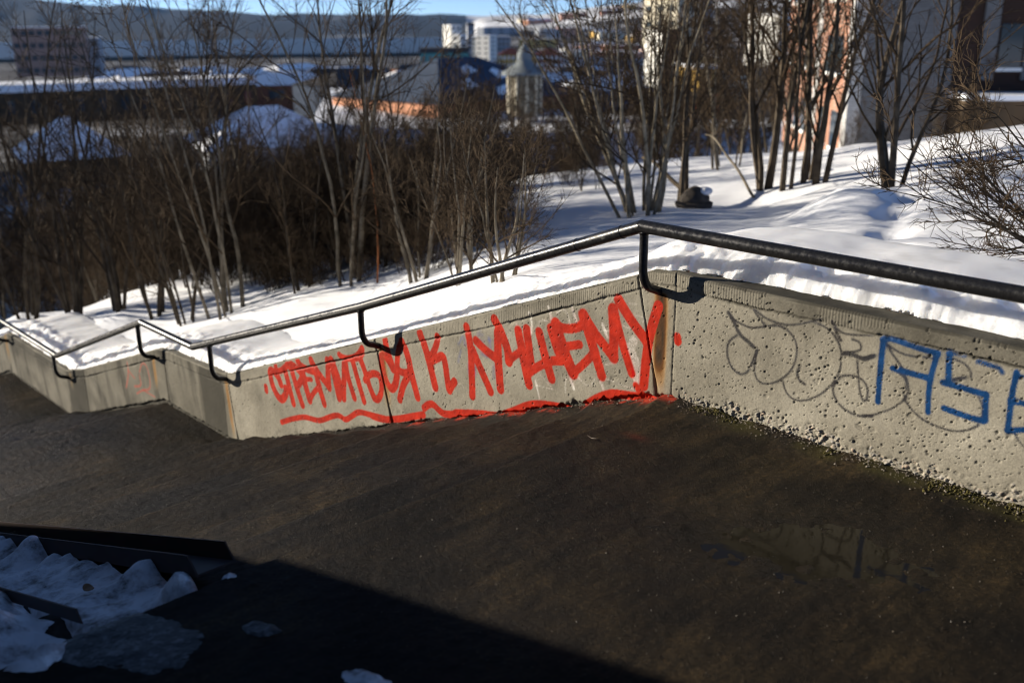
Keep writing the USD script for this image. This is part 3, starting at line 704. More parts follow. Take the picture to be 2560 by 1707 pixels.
# the whole skin: face, rounded arris, top, back
Y = -out
ROUND = np.array([(-0.003, 0.012), (-0.012, 0.035)])
cols = [np.stack([X, Y, Z], -1)]
ye, r0 = Y[:, -1], 0.014
arr = []
for ang in (25, 50, 75, 90):
    a = math.radians(ang)
    arr.append(np.stack([xs, ye + r0 * (1 - math.cos(a)), zt - r0 + r0 * math.sin(a)], 1))
for yy in (0.04, 0.06, 0.08, 0.11, 0.15, 0.2, 0.27, 0.34):
    arr.append(np.stack([xs, np.full(NX, yy), zt + 0.004 * fbm2(xs, np.full(NX, yy), 14, 3, 80)], 1))
for dz in (0.05, 0.3, 0.7):
    arr.append(np.stack([xs, np.full(NX, 0.345), zt - dz], 1))
top = np.stack(arr, 1)
NT = top.shape[1]
skin = np.concatenate([cols[0], top], 1)
NU = NF + NT
nrm = grid_normals(skin)
nrm = np.where((np.einsum('ij,j->i', nrm.reshape(-1, 3), [0, -1.0, 0.3]).mean() > 0), nrm, -nrm)


def wide(a, fill):
    pad = np.broadcast_to(np.asarray(fill, float), a.shape[:1] + (NT,) + a.shape[2:])
    return np.concatenate([a, pad], 1)


topgrime = np.clip(0.45 + 0.35 * sstep(0.1, 0.3, xs)[:, None] + 1.2 * fbm2(np.repeat(xs[:, None], NT, 1), np.arange(NT)[None] * 0.05 + 0 * xs[:, None], 5, 3, 81), 0.2, 0.9)
grime_a = np.concatenate([grime, topgrime], 1)
attrs = {'cover': wide(cover, 0.0), 'grime': grime_a, 'rust': wide(rust, 0.0), 'stoned': wide(stoned, 0.0)}
stone_a, paint_a = wide(stone, 0.2), wide(paint.reshape(X.shape + (3,)), 0.2)
own_a = np.concatenate([owner.reshape(X.shape), np.full((NX, NT), -1)], 1).ravel()
F = grid_faces(NX, NU)
fo = own_a[F].max(1)
fx = xs[F[:, 0] // NU]
frow = F[:, 0] % NU
cop = np.where(frow < NF, np.concatenate([coping, np.ones((NX, NT), bool)], 1).ravel()[F[:, 0]], True)
wall = empty('parapet_wall', 'long stepped concrete wall with red and blue sprayed lettering along the stairs', 'wall', loc=(0, 0, 0))
BREAKS = [-99, -10.5, -8.44, -7.87, -5.72, -4.47, -2.30, -0.08, 0.055, 99]
flat = [attrs['cover'].ravel(), attrs['grime'].ravel(), attrs['rust'].ravel(), attrs['stoned'].ravel(), stone_a.reshape(-1, 3), paint_a.reshape(-1, 3), nrm.reshape(-1, 3)]
SK = skin.reshape(-1, 3)


def wall_part(name, keep, label=None):
    if keep.sum() == 0:
        return
    v, f, e = cut(SK, F, keep, flat)
    put(name, v, f, 'concrete', wall, normals=e[6], label=label, attrs={'cover': e[0], 'grime': e[1], 'rust': e[2], 'stoned': e[3], 'stone': e[4], 'paint': e[5]})


for b0, b1 in zip(BREAKS[:-1], BREAKS[1:]):
    seg = (fx >= b0) & (fx < b1) & (fo < 0)
    wall_part('panel', seg & ~cop)
    wall_part('coping', seg & cop)
for k, (nm, lb) in enumerate(PARTS):
    wall_part(nm, fo == k, lb)

# ---------------------------------------------------------------- steps and landings (a worn, dirt-covered height field cut into its steps)
gx = np.concatenate([np.arange(4.3, -4.6, -0.0135), np.arange(-4.6, -8.7, -0.02), np.arange(-8.7, -12.6, -0.03)])[::-1]
gy = np.concatenate([np.arange(-4.7, -2.2, 0.02), np.arange(-2.2, 0.031, 0.0135)])
GX, GY = np.meshgrid(gx, gy, indexing='ij')
NOSE = [(-0.445 * k, -0.15 * k) for k in range(11)] + [(-5.85 - 0.52 * k, -1.65 - 0.15333 * k) for k in range(6)] + [(-10.6 - 0.445 * k, -2.57 - 0.15 * k) for k in range(5)]


def steps_height(x, y, worn_lit=True):
    wob = 0.012 * fbm2(x * 0, y, 2.0, 3, 90) + 0.008 * fbm2(x * 0, y, 14, 2, 91) if worn_lit else 0
    z = np.zeros_like(x)
    for k, (nx_, nz) in enumerate(NOSE):
        rise = 0.15 if not 11 <= k < 17 else 0.15333
        w = 0.03 + 0.006 * math.sin(k * 2.1)
        z -= rise * sstep(w, -w, x - nx_ + 0.012 - (wob * (1 + (k % 3) * 0.5) if worn_lit else 0))
        if worn_lit:
            back = x - nx_
            z += 0.03 * np.exp(-np.clip(-back - 0.02, 0, 9) / 0.09) * (back < 0.0) * sstep(0.0, -0.03, back)     # dirt banked against the riser
    return z


GZ = steps_height(GX, GY)
ramp_line = lerp(GX, BASX, BASZ) - 0.012
GZ += (ramp_line - GZ) * 0.85 * sstep(-0.34, -0.04, GY + 0.10 * fbm2(GX, GY, 5, 3, 89)) * (GX < 0)
GZ += 0.016 * fbm2(GX, GY, 1.6, 4, 92) + 0.009 * fbm2(GX, GY, 7, 4, 93) + 0.009 * fbm2(GX, GY, 36, 3, 94)
bowl = np.exp(-(((GX - 1.25) * 0.8 + (GY + 0.78) * 0.6) / 0.42) ** 2 - ((-(GX - 1.25) * 0.6 + (GY + 0.78) * 0.8) / 0.3) ** 2)
GZ -= (0.014 + 0.03 * (fbm2(GX, GY, 5, 4, 88) + 0.1) + 0.02 * fbm2(GX, GY, 17, 3, 87)) * bowl
GZ += 0.035 * sstep(-0.16, 0.0, GY) * (0.4 + 0.9 * np.clip(fbm2(GX, GY, 9, 4, 95) + 0.45, 0, 1)) * (GX > -4.5)
moss_a = np.clip(sstep(-0.13, -0.02, GY + 0.10 * fbm2(GX, GY, 8, 3, 96)) * sstep(0.15, 0.5, GX) * sstep(-0.12, 0.12, fbm2(GX, GY, 7, 4, 97) + 0.02), 0, 0.9)
nose_lit_a = np.zeros_like(GX)  # worn step edges, paled to paint in the sun they catch
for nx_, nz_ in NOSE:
    nose_lit_a += np.exp(-((GX - nx_ + 0.004 - 0.02 * fbm2(GX * 0, GY, 4, 3, 86)) / 0.017) ** 2) * sstep(0.0, 0.3, fbm2(GX * 0.3, GY, 2.2, 4, 85) + 0.1)
nose_lit_a = np.clip(0.5 * nose_lit_a * (0.4 + 1.2 * np.clip(fbm2(GX, GY, 30, 3, 84) + 0.4, 0, 1)), 0, 0.7)
wet_a = np.clip(0.2 + 0.3 * sstep(0.0, -0.6, GX) + 1.4 * fbm2(GX, GY, 1.3, 4, 98) + 0.9 * bowl + 0.45 * sstep(-4.3, -5.0, GX), 0, 1)
red_a = np.clip(sstep(-0.075, -0.02, GY + 0.03 * fbm2(GX, GY, 30, 3, 99)) * (sstep(0.05, 0.2, fbm2(GX, GY, 12, 3, 100) + 0.06) * (GX > -2.0) * (GX < -0.1) + 1.0 * (np.abs(GX + 0.0) < 0.09)), 0, 0.9)
red_a = np.maximum(red_a, 0.1 * np.exp(-((GX - 0.207) / 0.06) ** 2 - ((GY + 0.45) / 0.03) ** 2))
G = np.stack([GX, GY, GZ], -1)
gn = grid_normals(G)
gn = np.where(gn[..., 2:] < 0, -gn, gn)
GF = grid_faces(len(gx), len(gy))
gfx = gx[GF[:, 0] // len(gy)] + 0.006
gflat = [moss_a.ravel(), wet_a.ravel(), red_a.ravel(), gn.reshape(-1, 3), nose_lit_a.ravel()]


def ground_part(name, x0, x1, parent=None, **kw):
    keep = (gfx >= x0) & (gfx < x1)
    v, f, e = cut(G.reshape(-1, 3), GF, keep, gflat)
    return put(name, v, f, 'wet_dirt', parent, normals=e[3], attrs={'moss': e[0], 'wet': e[1], 'redd': e[2], 'worn_lit': e[4]}, **kw)


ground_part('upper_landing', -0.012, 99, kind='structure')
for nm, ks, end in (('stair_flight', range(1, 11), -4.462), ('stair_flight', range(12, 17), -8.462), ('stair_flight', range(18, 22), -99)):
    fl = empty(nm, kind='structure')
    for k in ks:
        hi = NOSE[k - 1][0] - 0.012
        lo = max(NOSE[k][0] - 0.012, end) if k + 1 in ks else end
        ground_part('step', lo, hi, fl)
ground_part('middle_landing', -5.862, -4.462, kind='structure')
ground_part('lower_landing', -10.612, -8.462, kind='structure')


def ground_z(x, y):
    i = np.clip(np.searchsorted(gx, x), 0, len(gx) - 1)
    j = np.clip(np.searchsorted(gy, y), 0, len(gy) - 1)
    return GZ[i, j]


# puddle in the hollow of the landing
ci, cj = (gx > 0.5) & (gx < 2.2), (gy > -1.6) & (gy < -0.2)
px_, py_ = np.meshgrid(np.linspace(0.7, 1.85, 60), np.linspace(-1.25, -0.3, 50), indexing='ij')
WL = -0.0105
inside = (ground_z(px_, py_) < WL + 0.003)
PV = np.stack([px_, py_, np.full_like(px_, WL)], -1).reshape(-1, 3)
pf = grid_faces(60, 50)
pk = inside.ravel()[pf].any(1)
pv, pf2, _ = cut(PV, pf, pk, [])
put('puddle', pv, pf2, 'water', kind='structure')

# ---------------------------------------------------------------- snow lying on the wall
sx = np.concatenate([np.arange(2.62, -4.7, -0.008), np.arange(-4.7, -11.6, -0.016)])[::-1]
s = np.linspace(0, 1, 46) ** 1.7
edge = lerp(sx, [-12, -8.5, -8.0, -5.9, -5.6, -4.8, -4.4, -0.2, 0.0, 0.2, 0.45, 2.7], [0.05, 0.05, 0.0, 0.01, 0.06, 0.06, 0.0, 0.004, 0.02, 0.085, 0.115, 0.1])
edge = edge + 0.045 * fbm2(sx, sx * 0, 6, 4, 110) + 0.03 * fbm2(sx, sx * 0, 26, 4, 111) + 0.012 * fbm2(sx, sx * 0, 90, 2, 117)
edge = np.maximum(edge, -0.008)
SXX, SS = np.meshgrid(sx, s, indexing='ij')
SY = edge[:, None] + 0.78 * SS
thick = (0.042 - 0.016 * sstep(-4.5, -4.0, sx) * sstep(0.0, -0.6, sx)) + 0.06 * np.clip(fbm2(sx, sx * 0, 2.2, 3, 112) + 0.5, 0, 1) + 0.022 * lerp(sx, [-1.0, 0.4], [0, 1]) + 0.05 * sstep(-4.3, -5.5, sx)
rise = thick[:, None] * (1 - np.exp(-((SY - edge[:, None]) / 0.042) ** 0.85)) * (1 + 1.7 * np.clip(fbm2(SXX, SY, 7.5, 4, 113), -0.35, 0.5) * sstep(0.42, 0.12, SY - edge[:, None]))
rise += 0.03 * sstep(0.03, 0.2, SY - edge[:, None]) * (fbm2(SXX, SY, 3.2, 3, 114) + 0.35) + 0.012 * sstep(0.3, 0.1, SY - edge[:, None]) * fbm2(SXX, SY, 38, 4, 115) * sstep(0.0, 0.02, SY - edge[:, None])
ztS = lerp(sx, TOPX, TOPZ)[:, None]
kern = np.exp(-np.linspace(-2, 2, 61) ** 2)
zts = np.convolve(np.pad(ztS[:, 0], 30, 'edge'), kern / kern.sum(), 'valid')[:, None]
SZ = ztS + (zts - ztS) * sstep(0.05, 0.35, SY) + 0.001 + rise
und = 0.012 * sstep(0.02, 0.0, SS) * np.clip(fbm2(SXX, SY, 18, 3, 116) + 0.1, 0, 1)
near_ = sstep(0.16, 0.03, SY - edge[:, None]) * sstep(-0.002, 0.012, rise)
SYD = SY + near_ * (0.030 * fbm2(SXX, SZ * 0.5, 15, 3, 118) + 0.010 * fbm2(SXX, SZ * 0.8, 48, 3, 119))
SZ = SZ + near_ * 0.012 * fbm2(SXX, SY, 30, 3, 151)
SN = np.stack([SXX, SYD, SZ], -1)
n_ = grid_normals(SN)
n_ = np.where(n_[..., 2:] < 0, -n_, n_)
put('snow_on_wall', SN.reshape(-1, 3), grid_faces(*SXX.shape), 'snow_crust', normals=n_.reshape(-1, 3), label='strip of crusted snow lying on top of the stair wall', cat='snow', kind='stuff')

# ---------------------------------------------------------------- handrail
RAIL = [(-13.2, -2.72), (-10.35, -1.735), (-8.26, -1.745), (-5.84, -0.842), (-4.83, -0.84), (-2.335, 0.012), (-0.06, 0.853), (2.9, 0.852)]
RY = -0.128
hr = empty('handrail', 'black painted steel pipe handrail on curved brackets along the stair wall', 'handrail')
for a, b in ((0, 1), (1, 2), (2, 3), (3, 4), (4, 6), (6, 7)):
    pts = [(x, RY, z) for x, z in RAIL[a:b + 1]]
    pts = np.array(pts)
    fine = np.vstack([np.linspace(p, q, 24) for p, q in zip(pts[:-1], pts[1:])])
    fine = np.vstack([fine[:1], fine[1:][np.linalg.norm(np.diff(fine, axis=0), axis=1) > 1e-6]])
    mb = MB().tube(fine, 0.030, 20)
    for e in (fine[0], fine[-1]):
        mb.tube(np.array([e - [0.0, 0, 0.0302], e - [0, 0, 0.02], e, e + [0, 0, 0.02], e + [0, 0, 0.0302]]), [0.004, 0.0225, 0.0302, 0.0225, 0.004], 16)
    build(mb, 'rail', 'black_paint', hr, smooth=40)
for d0 in (0.12, 0.42):
    p = np.array([-0.06 - d0 * 0.938, RY, 0.853 - d0 * 0.347])
    t = np.array([-0.938, 0, -0.347])
    build(MB().tube(np.array([p - t * 0.004, p - t * 0.002, p + t * 0.002, p + t * 0.004]), [0.0302, 0.0325, 0.0325, 0.0302], 20), 'weld_ring', 'black_paint', hr, smooth=40)
for bx, cz in ((-0.045, 0.535), (-2.335, -0.272), (-4.52, -1.075), (-5.93, -1.225), (-8.38, -2.06), (-10.45, -2.1)):
    rz = float(np.interp(bx, [r[0] for r in RAIL], [r[1] for r in RAIL]))
    pts = [(bx, RY, rz - 0.01), (bx, RY, rz - 0.08), (bx, RY, cz + 0.13)]
    for a in np.linspace(0, 80, 9)[1:]:
        pts.append((bx, RY + 0.085 * (1 - math.cos(math.radians(a))), cz + 0.13 - 0.115 * math.sin(math.radians(a))))
    pts.append((bx, 0.012, cz - 0.012))
    mb = MB().tube(np.array(pts), 0.0205, 14)
    br = build(mb, 'bracket', 'black_paint', hr, smooth=50)
    q = np.array([bx, RY, rz - 0.031])
    build(MB().tube(np.array([q + [0, 0, 0.006], q, q - [0, 0, 0.006]]), [0.027, 0.0255, 0.021], 14), 'weld_bead', 'black_paint', br, smooth=50)

# ---------------------------------------------------------------- steel pram ramp and the snow between its channels
ramp = empty('pram_ramp', 'pair of rusty steel channels laid down the stairs for pram wheels', 'ramp')
SL = 0.357


def channel(y0, y1, x_end, h, pieces=3):
    """A U channel lying down the flight from the landing: two flanges and a web, ends cut on the slant."""
    for name, lo, hi, z0, z1 in (('flange', y1 - 0.006, y1, -0.004, h), ('flange', y0, y0 + 0.006, -0.004, h), ('web', y0 + 0.006, y1 - 0.006, 0.0, 0.006))[:pieces]:
        v = []
        for xx, cutx in ((0.0, 0.9), (x_end, 0.0)):
            for yy in (lo, hi):
                for zz in (z0, z1):
                    v.append((xx - cutx * max(zz, 0) - 0.05, yy, SL * (xx - cutx * max(zz, 0)) + zz + 0.002))
        mb = MB().add(v, [[0, 1, 3, 2], [4, 6, 7, 5], [0, 4, 5, 1], [2, 3, 7, 6], [0, 2, 6, 4], [1, 5, 7, 3]])
        build(mb, name, 'rusty_steel', ramp)


channel(-2.392, -2.25, -4.4, 0.075)
channel(-2.92, -2.768, -4.4, 0.045, 1)
wx, wy = np.meshgrid(np.arange(-4.4, 0.02, 0.012), np.linspace(-2.766, -2.394, 44), indexing='ij')
wz = steps_height(wx, wy, False)
fr = np.zeros_like(wx)
for k in range(0, 11):
    c = -0.445 * k - 0.1 - 0.09 * math.sin(k * 4.3)
    amp = 0.45 + 0.65 * abs(math.sin(k * 2.7 + 1))
    fr = np.maximum(fr, amp * np.exp(-((wx - c + 0.06 * fbm2(wx * 0 + k, wy, 6, 2, 120)) / (0.09 + 0.02 * (k % 3))) ** 2) * np.exp(-((wy + 2.428) / (0.062 + 0.016 * ((k * 7) % 3))) ** 2))
wz = np.maximum(wz + 0.012, 0.345 * wx - 0.012 + 0.25 * (wz - 0.337 * wx)) + 0.095 * fr + 0.035 * fbm2(wx, wy, 6, 4, 121) + 0.02 * fbm2(wx, wy, 34, 3, 122)
wz -= 0.11 * sstep(-0.13, 0.02, wx + 0.05 * fbm2(wx, wy, 9, 3, 123)) + 0.05 * sstep(-2.72, -2.766, wy)
wn = grid_normals(np.stack([wx, wy, wz], -1))
wn = np.where(wn[..., 2:] < 0, -wn, wn)
put('snow_in_ramp', np.stack([wx, wy, wz], -1).reshape(-1, 3), grid_faces(*wx.shape), 'dirty_snow', normals=wn.reshape(-1, 3), label='drifted old snow on the steps between the two ramp channels', cat='snow', kind='stuff')


def snow_patch(name, cx, cy, rx, ry, rot, h, seed, material, label, n=70):
    a, b = np.meshgrid(np.linspace(-1.4, 1.4, n), np.linspace(-1.4, 1.4, n), indexing='ij')
    c, s_ = math.cos(rot), math.sin(rot)
    x, y = cx + a * rx * c - b * ry * s_, cy + a * rx * s_ + b * ry * c
    k = sstep(0.0, 0.9, 1.1 - np.hypot(a, b) + 1.1 * fbm2(x, y, 1.6 / max(rx, ry), 4, seed)) + 0.3 * fbm2(x, y, 22, 3, seed + 1) - 0.08
    base = ground_z(x, y)
    z = base - 0.012 + h * np.clip(k, -0.5, 1.5)
    v = np.stack([x, y, z], -1).reshape(-1, 3)
    f = grid_faces(n, n)
    keep = ((z - base) > -0.004).ravel()[f].any(1)
    v2, f2, _ = cut(v, f, keep, [])
    put(name, v2, f2, material, smooth=180, label=label, cat='snow', kind='stuff')


snow_patch('snow_heap', -0.8, -3.0, 1.05, 0.36, 0.05, 0.17, 130, 'dirty_snow', 'bluish snow heap in the shaded lower left corner by the ramp')
snow_patch('ice_patch', 0.1, -2.72, 0.52, 0.30, 0.5, 0.02, 133, 'grey_ice', 'grey trodden ice crust at the head of the pram ramp')
snow_patch('snow_patch', 0.36, -2.39, 0.11, 0.06, 0.4, 0.02, 136, 'grey_ice', 'small thin snow patch on the shaded landing', 40)
snow_patch('snow_patch', 0.80, -2.30, 0.13, 0.06, 0.3, 0.026, 139, 'dirty_snow', 'white snow remnant at the bottom edge of the landing', 40)
snow_patch('snow_patch', 0.0, -2.31, 0.06, 0.035, 0.3, 0.02, 142, 'dirty_snow', 'crumbled ice lump at the end of the ramp channel', 30)

# grit and loose stones
import trimesh
ico = trimesh.creation.icosphere(subdivisions=0)


def scatter(name, pts, sizes, material, label, cat, seed):
    p = path_of(name)
    pi = UsdGeom.PointInstancer.Define(stage, p)
    pr = f'{p}/grain'
    r = np.random.default_rng(seed)
    me = UsdGeom.Mesh.Define(stage, pr)
    v = ico.vertices * (0.75 + 0.5 * r.uniform(0, 1, (len(ico.vertices), 1))) * [1, 0.85, 0.6]
    me.CreatePointsAttr(Vt.Vec3fArray.FromNumpy(v.astype(np.float32)))
    me.CreateFaceVertexCountsAttr(Vt.IntArray.FromNumpy(np.full(len(ico.faces), 3, np.int32)))
    me.CreateFaceVertexIndicesAttr(Vt.IntArray.FromNumpy(ico.faces.astype(np.int32).ravel()))
    me.CreateSubdivisionSchemeAttr('none')
    UsdShade.MaterialBindingAPI.Apply(me.GetPrim()).Bind(M(material))
    pi.CreatePrototypesRel().SetTargets([Sdf.Path(pr)])
    pi.CreateProtoIndicesAttr(Vt.IntArray.FromNumpy(np.zeros(len(pts), np.int32)))
    pi.CreatePositionsAttr(Vt.Vec3fArray.FromNumpy(np.asarray(pts, np.float32)))
    pi.CreateScalesAttr(Vt.Vec3fArray.FromNumpy(np.repeat(np.asarray(sizes, np.float32)[:, None], 3, 1)))
    q = r.normal(size=(len(pts), 4))
    q /= np.linalg.norm(q, axis=1, keepdims=True)
    pi.CreateOrientationsAttr(Vt.QuathArray([Gf.Quath(*[float(c) for c in row]) for row in q]))
    tag(pi.GetPrim(), label, cat, kind='stuff')


r = np.random.default_rng(77)
n = 16000
gx_, gy_ = r.uniform(-4.4, 2.4, n), -r.uniform(0.01, 2.3, n)
sz = 0.001 + 0.0022 * r.uniform(0, 1, n) ** 3
scatter('grit', np.stack([gx_, gy_, ground_z(gx_, gy_) + sz * 0.3], 1), sz, 'grit', 'fine grit strewn over the wet steps and landing', 'grit', 1)
n = 1500
gx_ = np.concatenate([r.uniform(0.08, 2.5, 1000), r.uniform(-4.4, 0.08, 500)])
gy_ = -np.abs(r.normal(0, 0.035, n)) - 0.002
sz = 0.0015 + 0.004 * r.uniform(0, 1, n) ** 2.5
scatter('rubble', np.stack([gx_, gy_, ground_z(gx_, gy_) + sz * 0.35], 1), sz, 'pebble', 'crumbled stones fallen along the foot of the wall', 'rubble', 2)
n = 1500
gx_ = r.uniform(0.2, 2.0, n)
gx_ = gx_[fbm2(gx_, gx_ * 0, 5, 3, 150) > -0.03]
gy_ = -np.abs(r.normal(0, 0.03, len(gx_))) - 0.004
sz = r.uniform(0.003, 0.008, len(gx_))
scatter('moss', np.stack([gx_, gy_, ground_z(gx_, gy_)], 1), sz, 'moss', 'dull green moss cushions along the foot of the right wall', 'moss', 3)
for px3, py3, pz3, nm3, mt3, sc3, lb3 in ((-0.62, -2.56, 0.02, 'dead_leaf', 'litter', (0.03, 0.018, 0.004), 'small brown dead leaf on the snow between the ramp channels'),
                                           (0.10, -0.62, 0.006, 'straw', 'pebble', (0.028, 0.0014, 0.0012), 'thin pale straw lying on the top step edge')):
    tl = trimesh.creation.icosphere(subdivisions=2)
    w3 = tl.vertices * sc3
    w3[:, 2] += 0.25 * w3[:, 0] * np.sign(w3[:, 0])
    zz3 = float(np.interp(px3, wx[:, 0], wz[:, 20])) if nm3 == 'dead_leaf' else float(ground_z(np.array([px3]), np.array([py3]))[0])
    put(nm3, w3 + [px3, py3, zz3 + pz3], tl.faces, mt3, smooth=60, label=lb3, cat=nm3.replace('_', ' '))
v = ico.subdivide().vertices * [0.035, 0.026, 0.02] + [-4.34, -0.055, -1.62]
put('pebble', v, ico.subdivide().faces, 'pale_pebble', smooth=60, label='single pale pebble on the lowest step beside the wall', cat='pebble')

# ---------------------------------------------------------------- snow-covered slope behind the wall
CTRL = [(2560, 320, 14), (2400, 355, 13.4), (2200, 400, 13), (2040, 430, 12.8), (1950, 455, 12.5), (2560, 470, 10.5), (2560, 575, 8.2), (2560, 690, 6.2), (2300, 650, 6.6), (2300, 560, 8.4), (2120, 560, 8.6), (2225, 520, 10.3),
        (1900, 510, 11.6), (1720, 518, 11.4), (1600, 545, 10.4), (1500, 600, 8.6), (1700, 600, 8.0), (1300, 690, 6.6), (1330, 620, 8.2), (1250, 560, 10.4), (1120, 570, 11.4), (1300, 480, 14.5), (1330, 440, 18), (1450, 470, 14),
        (1200, 640, 8.8), (1060, 640, 10.2), (1000, 590, 13), (900, 720, 10.0), (700, 620, 15.5), (720, 750, 11.2), (600, 790, 11.4), (300, 775, 13.2), (50, 780, 15), (-300, 800, 18),
        (700, 570, 25), (300, 600, 28), (1000, 570, 26), (0, 610, 30), (700, 470, 41), (200, 490, 44), (1100, 500, 42), (-400, 500, 46), (-400, 620, 30), (1500, 490, 31), (1400, 470, 24), (1700, 440, 26), (1900, 440, 25), (2150, 400, 25), (2400, 400, 25), (2700, 420, 26),
        (0, 420, 60), (500, 420, 60), (1000, 450, 60), (1500, 430, 57), (1800, 410, 52), (2100, 370, 48), (2500, 345, 48), (-600, 330, 62), (3000, 330, 45)]
cp = np.array([at(*c) for c in CTRL])
wx_ = np.array([2.6, 1.5, 0.6, 0, -0.8, -1.6, -2.4, -3.2, -4.0, -4.6, -5.6, -6.5, -7.5, -8.5, -9.8, -11, -13])
cp = np.vstack([cp, np.stack([wx_, np.full(len(wx_), 0.5), lerp(wx_, TOPX, TOPZ) + 0.03], 1), [[4.5, 1.0, 0.55], [6, 3, 0.5], [8, 6, 0.6], [-17, 1, -4.4], [-22, 1, -5.6], [-32, 2, -7.5], [-50, 4, -8.5]]])
RB = RBFInterpolator(cp[:, :2], cp[:, 2], kernel='linear', smoothing=0.02)


def slope_z(x, y, fine=True):
    x, y = np.asarray(x, float), np.asarray(y, float)
    z = RB(np.stack([x.ravel(), y.ravel()], 1)).reshape(x.shape)
    if fine:
        d = np.hypot(x - CAM[0], y - CAM[1])
        z = z + 0.32 * fbm2(x, y, 0.42, 3, 200) * sstep(0.5, 2.0, y) + 0.09 * fbm2(x * 0.6 + y * 0.5, y * 1.8 - x, 1.3, 3, 201) * sstep(0.5, 1.6, y) + 0.025 * fbm2(x, y, 5, 3, 202) * sstep(0.4, 1.0, y)
        hump = at(2105, 545, 9.3)
        z = z + 0.20 * np.exp(-((x - hump[0]) ** 2 + (y - hump[1]) ** 2) / 0.16) + 0.25 * np.exp(-((x - hump[0] - 0.5) ** 2 + (y - hump[1] - 0.9) ** 2) / 0.9)
        for fp in ((2240, 565, 8.4), (2225, 590, 8.0), (2215, 625, 7.4), (2230, 545, 8.8), (2200, 660, 6.9), (2255, 530, 9.2)):
            q = at(*fp)
            z = z - 0.15 * np.exp(-((x - q[0]) ** 2 + (y - q[1]) ** 2) / 0.014)
    return z


uu = np.linspace(0, 1, 330)
vv = np.linspace(0, 1, 250)
U, V = np.meshgrid(uu, vv, indexing='ij')
TY = 0.34 + 62 * V ** 2.4
TX = (-13 - 1.35 * TY) + ((4.5 + 0.75 * TY) - (-13 - 1.35 * TY)) * U
TZ = slope_z(TX, TY)
tn = grid_normals(np.stack([TX, TY, TZ], -1))
tn = np.where(tn[..., 2:] < 0, -tn, tn)
put('snow_slope', np.stack([TX, TY, TZ], -1).reshape(-1, 3), grid_faces(330, 250), 'snow', normals=tn.reshape(-1, 3), kind='structure')
bx_, by_ = np.meshgrid(np.linspace(-70, 14, 60), np.linspace(-60, -4.72, 40), indexing='ij')
bz_ = lerp(bx_, [-70, -13, -8.5, 0, 14], [-17, -3.7, -2.8, -0.25, -0.2]) + 0.4 * fbm2(bx_, by_, 0.3, 3, 210)
put('snow_bank', np.stack([bx_, by_, bz_], -1).reshape(-1, 3), grid_faces(60, 40), 'snow', smooth=180, kind='structure')

# ---------------------------------------------------------------- valley, bay and hills to the horizon
RADK, RADZ = [0, 40, 60, 100, 200, 400, 800, 1500, 2500, 9000], [-4.5, -5.5, -7.0, -10.5, -16, -24, -36, -52, -56, -56]


def bearing_tan(px, py):
    q = at(px, py, 1000.0) - CAM
    return math.atan2(q[0], q[1]), q[2] / 1000.0


FARK = np.array([bearing_tan(*q) for q in ((-900, -70), (-300, -40), (0, -8), (120, 2), (250, 15), (450, 28), (700, 38), (1000, 42), (1180, 43), (1260, 41), (1500, 38), (2600, 36))])
RGTK = np.array([bearing_tan(*q) for q in ((1080, 110), (1160, 62), (1210, 47), (1270, 44), (1330, 40), (1400, 32), (1480, 20), (1560, 10), (1640, 0), (1800, -20), (2600, -40))])


def far_z(b, r):
    base = np.interp(r, RADK, RADZ)
    fz = CAM[2] + np.interp(b, FARK[:, 0], FARK[:, 1]) * 5500
    rz = CAM[2] + np.interp(b, RGTK[:, 0], RGTK[:, 1]) * 2300
    wr = sstep(650, 2300, r) * sstep(RGTK[0, 0] - 0.01, RGTK[2, 0], b)
    z = base + (fz - base) * sstep(3000, 5500, r) * sstep(-2.4, -2.0, b + 0 * r)
    return np.maximum(z, base + (rz - base) * wr)


bb = np.radians(np.concatenate([np.arange(-180, -90, 2.0), np.arange(-90, 5, 0.22), np.arange(5, 181, 2.0)]))
rr_ = np.exp(np.linspace(math.log(57), math.log(9000), 120))
B_, R_ = np.meshgrid(bb, rr_, indexing='ij')
FZ = far_z(B_, R_) - 0.5 + (R_ * 0.012) * fbm2(B_ * 25, np.log(R_) * 6, 1.0, 4, 220) * sstep(100, 1500, R_) * (0.2 + 0.8 * sstep(3000, 4200, R_)) - 8 * sstep(70, 57, R_)
FV = np.stack([CAM[0] + R_ * np.sin(B_), CAM[1] + R_ * np.cos(B_), FZ], -1)
fn = grid_normals(FV)
fn = np.where(fn[..., 2:] < 0, -fn, fn)
FF = grid_faces(*B_.shape)
fr_, fb_ = R_.ravel()[FF[:, 0]], B_.ravel()[FF[:, 0]]
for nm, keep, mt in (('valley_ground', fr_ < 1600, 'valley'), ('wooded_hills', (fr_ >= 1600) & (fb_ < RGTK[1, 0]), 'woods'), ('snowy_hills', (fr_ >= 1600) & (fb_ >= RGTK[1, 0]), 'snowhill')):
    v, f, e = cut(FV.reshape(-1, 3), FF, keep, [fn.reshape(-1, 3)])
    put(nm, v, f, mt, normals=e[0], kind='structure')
bv, bf = [], []
ba = np.linspace(FARK[0, 0], RGTK[0, 0] + 0.02, 60)
for k, rad in enumerate((1650, 2200, 3100)):
    bv.append(np.stack([CAM[0] + rad * np.sin(ba), CAM[1] + rad * np.cos(ba), np.full(60, -47.0)], 1))
put('bay', np.vstack(bv), grid_faces(3, 60)[:, ::-1], 'bay_water', kind='structure')

